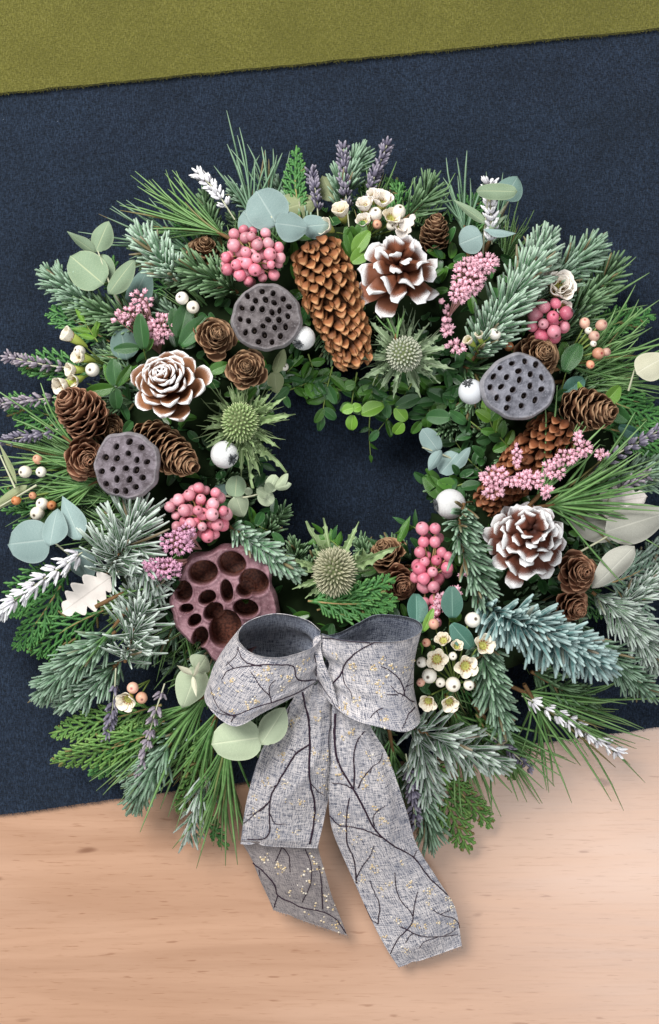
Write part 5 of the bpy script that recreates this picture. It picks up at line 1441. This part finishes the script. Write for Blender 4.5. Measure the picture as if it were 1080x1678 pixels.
boxsprig('dark pointed leaves in front of the pale pink spray', [(240, 590, .06), (232, 560, .068)], 0, 20, 16, tipleaf=False, listed=[
    (236, 572, 228, 515, 26, .074, .080, 'box_dark'), (228, 570, 186, 572, 18, .072, .074, 'box_dark'), (240, 575, 250, 555, 12, .072, .074, 'box')])
boxsprig('broad dark leaves under the two cream buds', [(300, 570, .06), (297, 545, .068)], 0, 20, 16, tipleaf=False, listed=[
    (294, 555, 308, 495, 34, .072, .076, 'box_dark'), (296, 566, 338, 518, 30, .074, .078, 'box_dark'), (293, 550, 282, 505, 24, .068, .070, 'box_dark'), (342, 610, 374, 596, 20, .074, .074, 'box')])
boxsprig('teal leaves beside the loose rose berries', [(735, 1040, .06), (738, 1005, .076)], 0, 30, 20, tipleaf=False, listed=[
    (682, 1022, 684, 972, 36, .084, .080, 'box_teal'), (742, 1012, 740, 962, 36, .088, .090, 'box_teal'), (740, 1022, 774, 1064, 32, .090, .086, 'box_teal'), (694, 1034, 710, 998, 14, .086, .088, 'box_bright'), (740, 1002, 752, 1020, 22, .086, .084, 'box')])
boxsprig('dark green leaves below the peach buds', [(920, 640, .05), (930, 600, .056)], 0, 30, 20, tipleaf=False, listed=[
    (926, 608, 950, 562, 32, .062, .062, 'box_dark'), (925, 600, 925, 560, 24, .058, .060, 'box'), (924, 645, 958, 620, 30, .056, .056, 'box_teal'), (990, 660, 1018, 634, 28, .060, .062, 'box_bright'), (930, 640, 910, 655, 18, .056, .056, 'box_dark'), (1030, 690, 1000, 668, 26, .05, .052, 'box_dark'), (1046, 712, 1014, 700, 22, .05, .05, 'box_teal'), (956, 652, 948, 626, 10, .058, .06, 'box_bright')])
boxsprig('small dark leaves between rosette cone and sea holly', [(440, 640, .05), (480, 600, .05)], 7, 28, 16, ('box_dark', 'box'))
boxsprig('dark leaves at the bottom left of the hole', [(440, 870, .042), (400, 850, .045)], 6, 34, 15, ('box_dark', 'box'))
boxsprig('narrow dark leaves at the lower right rim of the hole', [(690, 870, .046), (670, 860, .046)], 2, 36, 11, ('box', 'box_dark'), shape='lance', listed=[(652, 890, 672, 845, 15, .05, .052, 'box'), (690, 860, 715, 900, 10, .048, .046, 'box_dark'), (640, 905, 600, 880, 12, .046, .048, 'box_dark')])
boxsprig('narrow dark leaves at the bottom rim of the hole', [(560, 900, .040), (530, 875, .038)], 7, 32, 14, ('box_dark', 'box'), shape='lance')
boxsprig('glossy leaves above the cream flower tubes at the left', [(160, 560, .05), (140, 530, .052)], 5, 36, 11, ('box', 'box_bright'), shape='lance')
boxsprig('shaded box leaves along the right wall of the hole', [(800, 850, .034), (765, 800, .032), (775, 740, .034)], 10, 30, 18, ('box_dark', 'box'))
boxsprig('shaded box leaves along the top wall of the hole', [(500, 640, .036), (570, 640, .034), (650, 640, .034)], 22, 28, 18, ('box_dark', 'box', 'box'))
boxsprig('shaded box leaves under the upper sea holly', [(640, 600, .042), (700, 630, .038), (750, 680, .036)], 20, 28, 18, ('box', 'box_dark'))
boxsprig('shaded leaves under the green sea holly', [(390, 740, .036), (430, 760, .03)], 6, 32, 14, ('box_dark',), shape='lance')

# ------------------------------------------------------------------ sea holly
t_ = thistle('fresh green sea holly left of the hole', 393, 692, .076, 28, 31, (-.12, -.05),
    [(487, 678, 14, .006), (470, 650, 12, .0), (450, 640, 12, -.004), (375, 632, 11, 0), (330, 705, 13, -.006), (340, 735, 12, -.006), (410, 800, 15, -.012), (428, 780, 13, -.012), (472, 772, 13, -.010), (460, 735, 12, -.006), (445, 660, 10, .004), (340, 680, 11, -.004), (395, 780, 12, -.016), (440, 755, 12, -.008), (425, 645, 10, .002), (350, 655, 11, -.004)],
    'thistle_green', 'bract', 150, 34, 1.0, .16)
add_spines(t_, 393, 692, .076, 28, 70, 1.0, 2.3, 'bract')
t_ = thistle('grey green sea holly right of the orange cone', 662, 580, .082, 28, 28, (.02, -.05),
    [(600, 522, 13, -.004), (572, 588, 13, .0), (588, 622, 15, -.004), (622, 640, 12, -.012), (645, 652, 12, -.016), (745, 606, 16, -.004), (740, 568, 15, -.006), (705, 530, 12, -.006), (640, 520, 12, -.010), (660, 515, 11, -.012), (725, 545, 12, -.008), (690, 650, 11, -.014), (615, 555, 11, 0), (720, 630, 12, -.010), (675, 530, 10, -.008), (710, 610, 12, .0), (606, 606, 12, .002)],
    'thistle_grey', 'bract_grey', 150, 34, .95, .13)
add_spines(t_, 662, 580, .082, 28, 60, .9, 2.0, 'bract_grey')
thistle('tall tan sea holly at the bottom of the hole', 548, 937, .082, 29, 35, (.02, -.12),
    [(532, 850, 13, -.016), (588, 856, 14, -.014), (640, 905, 14, -.016), (662, 890, 16, .0), (488, 925, 12, -.012), (498, 855, 16, -.004), (480, 965, 11, -.012), (600, 980, 11, -.010), (615, 935, 12, -.012), (460, 905, 12, -.010), (500, 980, 11, -.01), (515, 900, 12, -.01), (496, 920, 14, .002)],
    'thistle_tan', 'bract', 200, 22, 1.15, .24)

# ------------------------------------------------------------------ fir sprigs
fir('bushy blue green fir tip with frosted needles at the upper right', [(775, 590, .060), (815, 525, .078), (862, 452, .080), (893, 400, .068)], 54, 330, 'fir_pale', 5.2, fan=105)
fir('darker fir tip behind the bushy one at the upper right', [(860, 510, .05), (920, 450, .052), (970, 405, .042)], 50, 230, 'fir', 4.8)
fir('fir tip below the dark one at the far right top', [(900, 570, .045), (960, 490, .046), (1005, 440, .036)], 50, 200, 'fir_dark', 4.8)
fir('dark fir tip behind the small top cone', [(655, 365, .045), (690, 335, .046), (705, 305, .036)], 44, 60, 'fir_dark', 4.4)
fir('drooping silvery blue fir branch at the lower right', [(780, 985, .074), (850, 1020, .088), (920, 1050, .088), (985, 1082, .076)], 62, 300, 'fir_blue', 6.6, fan=105, bias=60, sweep=(55, 85), curl=.12)
fir('short upper needles of the silvery blue fir at the lower right', [(815, 1000, .080), (880, 1025, .090), (980, 1075, .082)], 46, 150, 'fir_blue', 6.6, fan=80, bias=-50, sweep=(40, 65), curl=.15)
fir('column of drooping fir left of the dark snow cone', [(760, 825, .076), (752, 880, .084), (775, 940, .082), (790, 990, .074)], 48, 200, 'fir', 5.6, fan=85, bias=-40, sweep=(55, 85))
fir('fir sprig hanging below the silvery branch, tip down', [(785, 1040, .068), (800, 1110, .076), (824, 1190, .066)], 42, 190, 'fir', 5.6, sweep=(42, 66))
fir('frosted fir fan at the left below the left grey pod', [(175, 940, .066), (200, 900, .078), (226, 850, .076)], 74, 150, 'fir_frost', 5.2, fan=110, sweep=(45, 82), curl=.16)
fir('frosted fir fan left of the purple pod, lower one', [(205, 1085, .056), (222, 1025, .066), (240, 960, .066)], 64, 160, 'fir_frost', 5.2, fan=110, sweep=(45, 80), curl=.16)
fir('frosted needles trailing right of the left fir fan', [(215, 880, .074), (238, 920, .078), (255, 960, .070)], 46, 60, 'fir_frost', 5.2, sweep=(35, 70))
fir('pale blue fir tip at the lower left over the navy felt', [(190, 1035, .056), (130, 1080, .056), (75, 1130, .042)], 46, 220, 'fir', 4.8)
fir('dark fir tip below it at the lower left', [(200, 1080, .046), (150, 1130, .044), (110, 1150, .036)], 40, 120, 'fir_pale', 4.6)
fir('mint fir sprig at the upper left behind the pink flowers', [(300, 465, .06), (268, 430, .070), (232, 390, .064)], 42, 150, 'fir_pale', 5.4)
fir('dark fir sprig with a bare tan twig at the upper left', [(390, 480, .062), (345, 455, .068), (285, 440, .060)], 46, 180, 'fir_dark', 4.8)
fir('blue green fir tip at the far upper left', [(165, 515, .045), (125, 480, .048), (82, 452, .038)], 40, 190, 'fir', 4.8)
fir('dark fir below the olive eucalyptus at the upper left', [(240, 540, .046), (190, 520, .050), (130, 500, .044)], 42, 190, 'fir_dark', 4.8)
fir('pale tipped chunky fir at the lower left rim of the hole', [(375, 862, .064), (425, 895, .074), (478, 935, .072)], 34, 150, 'fir_pale', 6.2, sweep=(30, 58))
fir('frosty fir spray at the bottom right of the bow', [(665, 1190, .058), (720, 1210, .064), (810, 1245, .046)], 56, 120, 'fir_frost', 6.2, sweep=(30, 85), jit=2.5)
fir('frosty fir spray right beside the right bow tail', [(680, 1180, .056), (690, 1230, .058), (700, 1300, .042)], 50, 120, 'fir_frost', 5.2, sweep=(35, 70))
fir('rounded fir tip over the wood at the lower left', [(280, 1215, .050), (248, 1265, .044), (222, 1315, .026)], 42, 200, 'fir', 4.8, sweep=(28, 52))
fir('frosty fir tip over the wood left of the bow tails', [(340, 1250, .04), (325, 1310, .032), (308, 1370, .018)], 44, 60, 'fir_frost', 4.6, sweep=(28, 60))
fir('grey green fir at the right edge below the beige leaves', [(970, 970, .050), (1030, 1020, .050), (1075, 1080, .036)], 46, 230, 'fir_frost', 4.4)
fir('thin fir tip at the lower right edge', [(960, 1040, .046), (1010, 1090, .044), (1060, 1130, .030)], 42, 200, 'fir', 4.4)
fir('upright fir at the right edge above the thin tip', [(1010, 1000, .042), (1055, 960, .042), (1095, 925, .034)], 44, 190, 'fir_frost', 4.6)
fir('green fir behind the right lavender', [(990, 800, .046), (1040, 780, .044), (1095, 770, .036)], 44, 190, 'fir', 4.8)
fir('dark fir below the upper right buds', [(760, 600, .052), (785, 620, .054), (770, 660, .05)], 40, 110, 'fir_dark', 4.8)
fir('fir tip behind the top lavender', [(560, 350, .040), (565, 300, .040), (590, 258, .030)], 42, 150, 'fir', 4.6)
fir('fir fan above the wood right of the bow tails', [(650, 1260, .040), (690, 1310, .034), (705, 1370, .018)], 52, 170, 'fir', 4.4, sweep=(35, 60))
fir('fir tip beneath the left pine needles', [(330, 1180, .042), (270, 1220, .042), (215, 1270, .028)], 42, 150, 'fir', 4.6)

# ------------------------------------------------------------------ pine tufts
pine('long pine needles fanning up at the top left of centre', 415, 370, 385, 222, .05, .035, 16, 22, 'pine_blue')
pine('upright pine needles left of the top cedar', 440, 345, 430, 225, .042, .03, 12, 34, 'pine_blue')
pine('pine needles sweeping left from the pink berries', 375, 390, 230, 318, .06, .04, 38, 24, 'pine')
pine('pine needles pointing up left behind the mint fir', 330, 425, 195, 345, .048, .03, 24, 34, 'pine_blue')
pine('thin pine needles at the upper right behind the sprig', 765, 400, 745, 265, .045, .03, 14, 34, 'pine_blue')
pine('thin pine needles right of the disc leaf', 800, 400, 850, 290, .045, .03, 10, 30, 'pine_blue')
pine('pine needles spraying right from the dark snow cone', 890, 830, 1060, 800, .078, .06, 56, 44, 'pine', flat=.4)
pine('pine needles spraying up right from the dark snow cone', 880, 815, 985, 700, .078, .07, 16, 34, 'pine')
pine('pine needles at the right edge around the peach buds', 930, 600, 1080, 560, .05, .036, 46, 40, 'pine')
pine('pine needles rising behind the rose berries at the right', 910, 560, 1010, 440, .05, .036, 26, 26, 'pine')
pine('pine needles pointing right under the cream leaf', 930, 625, 1085, 615, .046, .034, 30, 26, 'pine')
pine('pine needles reaching over the wood at the lower right', 850, 1130, 1040, 1215, .058, .022, 40, 34, 'pine')
pine('pine needles pointing down from below the silvery fir', 870, 1140, 940, 1260, .056, .02, 22, 40, 'pine')
pine('pine needles over the wood below the hanging fir', 790, 1170, 880, 1285, .052, .016, 40, 34, 'pine')
pine('straight pine needles hanging left of the bow', 376, 1195, 355, 1368, .070, .026, 56, 15, 'pine', wd=4.2)
pine('pine needles sweeping down left under the pale leaf', 345, 1130, 215, 1270, .066, .028, 56, 24, 'pine', wd=4.2)
pine('pine needles between the two lower left tufts', 360, 1160, 290, 1320, .060, .022, 40, 22, 'pine', wd=4.2)
pine('pine needles pointing left below the lavender at the left edge', 165, 760, 10, 735, .05, .03, 40, 26, 'pine')
pine('pine needles pointing left beside the orange buds', 170, 785, 20, 845, .05, .03, 34, 28, 'pine')
pine('single crossing pine needles over the left lavender', 130, 735, 5, 640, .056, .05, 5, 14, 'pine')
pine('loose pine needles above the white lobed leaf at the lower left', 175, 985, 300, 920, .076, .07, 4, 12, 'pine')
pine('loose pine needles by the lower left fir fan', 200, 1010, 130, 1100, .07, .06, 4, 14, 'pine')
pine('few needles sticking out of the open snow cone and sea holly', 650, 560, 640, 500, .084, .088, 9, 50, 'pine', wd=3)

# ------------------------------------------------------------------ cedar
cedar('upright cedar spray at the very top', [(492, 360, .045), (484, 300, .040), (486, 238, .030)], 34, 'cedar', 18)
cedar('bright cedar spray just above the bow', [(505, 985, .074), (570, 990, .080), (655, 985, .074)], 50, 'cedar', 22, sub=6)
cedar('cedar spray under the tan sea holly, tip up right', [(520, 1000, .070), (590, 975, .078), (650, 945, .072)], 40, 'cedar', 18)
cedar('cedar spray at the left above the cream flower tubes', [(180, 560, .04), (130, 530, .038), (80, 505, .028)], 50, 'cedar', 16)
cedar('cedar spray at the left edge beneath the upper lavender', [(150, 615, .042), (90, 600, .038), (28, 595, .028)], 46, 'cedar', 18)
cedar('cedar spray at the left edge between two lavenders', [(150, 690, .042), (80, 680, .036), (5, 660, .026)], 56, 'cedar', 20)
cedar('long cedar spray over navy felt at the lower left, upper one', [(265, 1155, .05), (175, 1180, .042), (80, 1202, .026)], 52, 'cedar_light', 24)
cedar('long cedar spray over navy felt at the lower left, lower one', [(280, 1190, .05), (185, 1225, .042), (82, 1252, .024)], 60, 'cedar_light', 26)
cedar('cedar spray under the frosted lavender at the left edge', [(120, 930, .045), (60, 960, .036), (5, 1010, .024)], 56, 'cedar', 20)
cedar('hanging cedar spray below the left white lavender', [(100, 960, .044), (60, 1020, .036), (20, 1065, .022)], 46, 'cedar', 18)
cedar('cedar spray behind the lower left fir tip', [(170, 1000, .045), (110, 1030, .04), (50, 1075, .028)], 60, 'cedar', 18)
cedar('light cedar spray over the wood right of the bow tails', [(705, 1240, .046), (730, 1310, .034), (770, 1400, .010)], 54, 'cedar_light', 22)
cedar('cedar tip over the wood pointing to the lower right', [(735, 1275, .036), (765, 1310, .026), (808, 1358, .010)], 40, 'cedar_light', 16)
cedar('cedar tip over the wood below the left frosty fir', [(315, 1300, .036), (342, 1350, .022), (374, 1393, .008)], 30, 'cedar', 14)
cedar('cedar spray at the right edge below the cream leaf', [(960, 640, .044), (1020, 665, .04), (1090, 690, .028)], 60, 'cedar', 22)
cedar('cedar spray at the right edge above the cream leaf', [(950, 560, .042), (1010, 530, .036), (1075, 515, .024)], 44, 'cedar', 18)
cedar('cedar spray at the far right above the lavender', [(985, 700, .042), (1040, 715, .038), (1100, 745, .028)], 54, 'cedar', 18)
cedar('frosted cedar at the right edge under the beige leaves', [(985, 960, .048), (1040, 940, .048), (1100, 900, .036)], 66, 'cedar_frost', 24)
cedar('frosted cedar hanging at the lower right edge', [(1000, 950, .046), (1045, 1020, .042), (1085, 1110, .028)], 60, 'cedar_frost', 24)
cedar('cedar spray left of the mint fir', [(210, 500, .04), (180, 450, .036), (150, 430, .03)], 40, 'cedar', 14)
cedar('cedar spray at the left edge near the orange buds', [(120, 810, .040), (60, 845, .034), (0, 800, .026)], 50, 'cedar', 16)
cedar('dark cedar spray behind the top wax flowers', [(640, 370, .042), (660, 330, .038), (640, 290, .028)], 40, 'cedar', 14)

# ------------------------------------------------------------------ lavender
lavender('purple lavender head standing at the top, left of the pair', [(572, 372, .05), (566, 310, .048), (562, 243, .040)], fat=13, n=110)
lavender('purple lavender head leaning right at the top', [(590, 360, .05), (606, 310, .048), (634, 238, .036)], fat=12, n=100)
lavender('thin dark lavender head left of the top pair', [(522, 365, .05), (518, 320, .048), (510, 282, .04)], fat=10, n=64)
lavender('faded lavender at the left edge, highest one', [(135, 605, .05), (75, 598, .046), (14, 585, .036)], 'lavender_brown', fat=12, n=72)
lavender('grey lavender at the left edge, middle one', [(115, 648, .052), (60, 655, .046), (-8, 663, .036)], 'lavender_brown', fat=12, n=80)
lavender('purple lavender at the left edge, lowest one', [(115, 698, .052), (60, 712, .048), (5, 722, .036)], 'lavender', fat=12, n=80)
lavender('lavender at the right edge above the beige leaves', [(965, 780, .06), (1010, 745, .066), (1090, 700, .056)], 'lavender', fat=15, n=120, start=.12)
lavender('small lavender tip below the right edge lavender', [(990, 830, .06), (1015, 800, .064), (1062, 778, .056)], 'lavender_brown', fat=12, n=56)
lavender('lavender hanging at the lower left over navy felt', [(190, 1095, .060), (186, 1150, .056), (176, 1208, .044)], 'lavender', fat=12, n=80)
lavender('lavender hanging in cedar at the lower left', [(270, 1120, .058), (248, 1190, .058), (228, 1280, .042)], 'lavender_brown', fat=13, n=100, start=.1)
lavender('lavender hanging beside the right bow tail', [(665, 1235, .064), (675, 1290, .056), (680, 1352, .040)], 'lavender', fat=14, n=90)
lavender('half hidden lavender at the lower right over wood', [(790, 1195, .050), (830, 1225, .044), (868, 1258, .03)], 'lavender', fat=10, n=50)
lavender('thick white painted lavender at the left edge', [(135, 905, .062), (70, 950, .058), (-12, 1010, .046)], 'lavender_white', fat=20, n=150, start=.05, fl=17, gaps=False)
lavender('white painted lavender at the upper left in pine needles', [(385, 360, .054), (355, 315, .052), (325, 283, .044)], 'lavender_white', fat=12, n=80, fl=12)
lavender('white painted lavender under the upper right disc leaf', [(806, 400, .060), (804, 350, .070), (802, 300, .074)], 'lavender_white', fat=14, n=110, fl=13, start=.1, gaps=False)
lavender('white painted lavender at the lower right over wood', [(855, 1140, .056), (920, 1175, .050), (1012, 1232, .030)], 'lavender_white', fat=14, n=110, fl=14, start=.1)

# ------------------------------------------------------------------ white painted leaves
def wleaf(label, x0, y0, x1, y1, w, z0, z1, roll=0.0, extra=()):
    th = thing('white_leaf', label, 'white leaf', P(x0, y0, z0 - .004), 'white painted leaves')
    leaf(th, x0, y0, x1, y1, w, z0, z1, 'white_leaf', 'lobed', roll, 'leaf_blade')
    for e in extra: leaf(th, *e, 'white_leaf', 'lobed', roll, 'leaf_blade')
    stem(th, [(x0 + (x0 - x1) * .3, y0 + (y0 - y1) * .3, z0 - .006), (x0, y0, z0)], 3, 'pale_stem')
wleaf('white painted lobed leaf at the left beside the frosted fir fans', 182, 945, 105, 1000, 62, .070, .062, .15)
wleaf('white painted lobed leaf at the right behind pine needles', 960, 830, 1058, 815, 56, .062, .058, .1, [(965, 845, 1040, 848, 34, .058, .054)])
wleaf('greyish white leaf between wax flowers and the open snow cone', 650, 400, 680, 352, 26, .070, .072, .3)

boxsprig('box leaves massed at the upper left rim of the hole', [(470, 640, .046), (520, 625, .05), (560, 640, .046)], 18, 28, 17, ('box', 'box_dark'))
boxsprig('box leaves massed at the upper right rim of the hole', [(760, 620, .05), (720, 650, .048), (690, 690, .042)], 16, 30, 18, ('box_dark', 'box'))
boxsprig('box leaves massed in the middle of the upper hole rim', [(620, 610, .052), (610, 645, .048), (640, 665, .044)], 16, 26, 17, ('box', 'box_dark'))

pine('thick pine needles filling the edge below the cream flowers', 740, 1160, 800, 1300, .058, .022, 50, 36, 'pine', wd=4)
pine('pine needles hanging between the bow and the frosty fir', 640, 1210, 665, 1350, .056, .02, 34, 26, 'pine', wd=4)
cedar('cedar spray filling the rim below the hanging fir tip', [(780, 1170, .05), (810, 1220, .04), (850, 1275, .022)], 54, 'cedar_light', 20)
cedar('cedar spray filling the lower left rim above the rounded fir tip', [(270, 1180, .05), (210, 1230, .04), (150, 1275, .022)], 56, 'cedar', 20)
fir('grey green fir tip at the lower left between cedar and felt', [(190, 1090, .048), (140, 1120, .042), (90, 1140, .030)], 40, 140, 'fir', 4.8)
cedar('cedar spray behind the straight pine needles left of the bow', [(350, 1180, .05), (320, 1270, .036), (292, 1335, .018)], 46, 'cedar_light', 18)
fir('dark fir tip over navy felt below the silvery branch', [(870, 1100, .052), (920, 1130, .044), (965, 1150, .030)], 40, 130, 'fir_dark', 4.8)
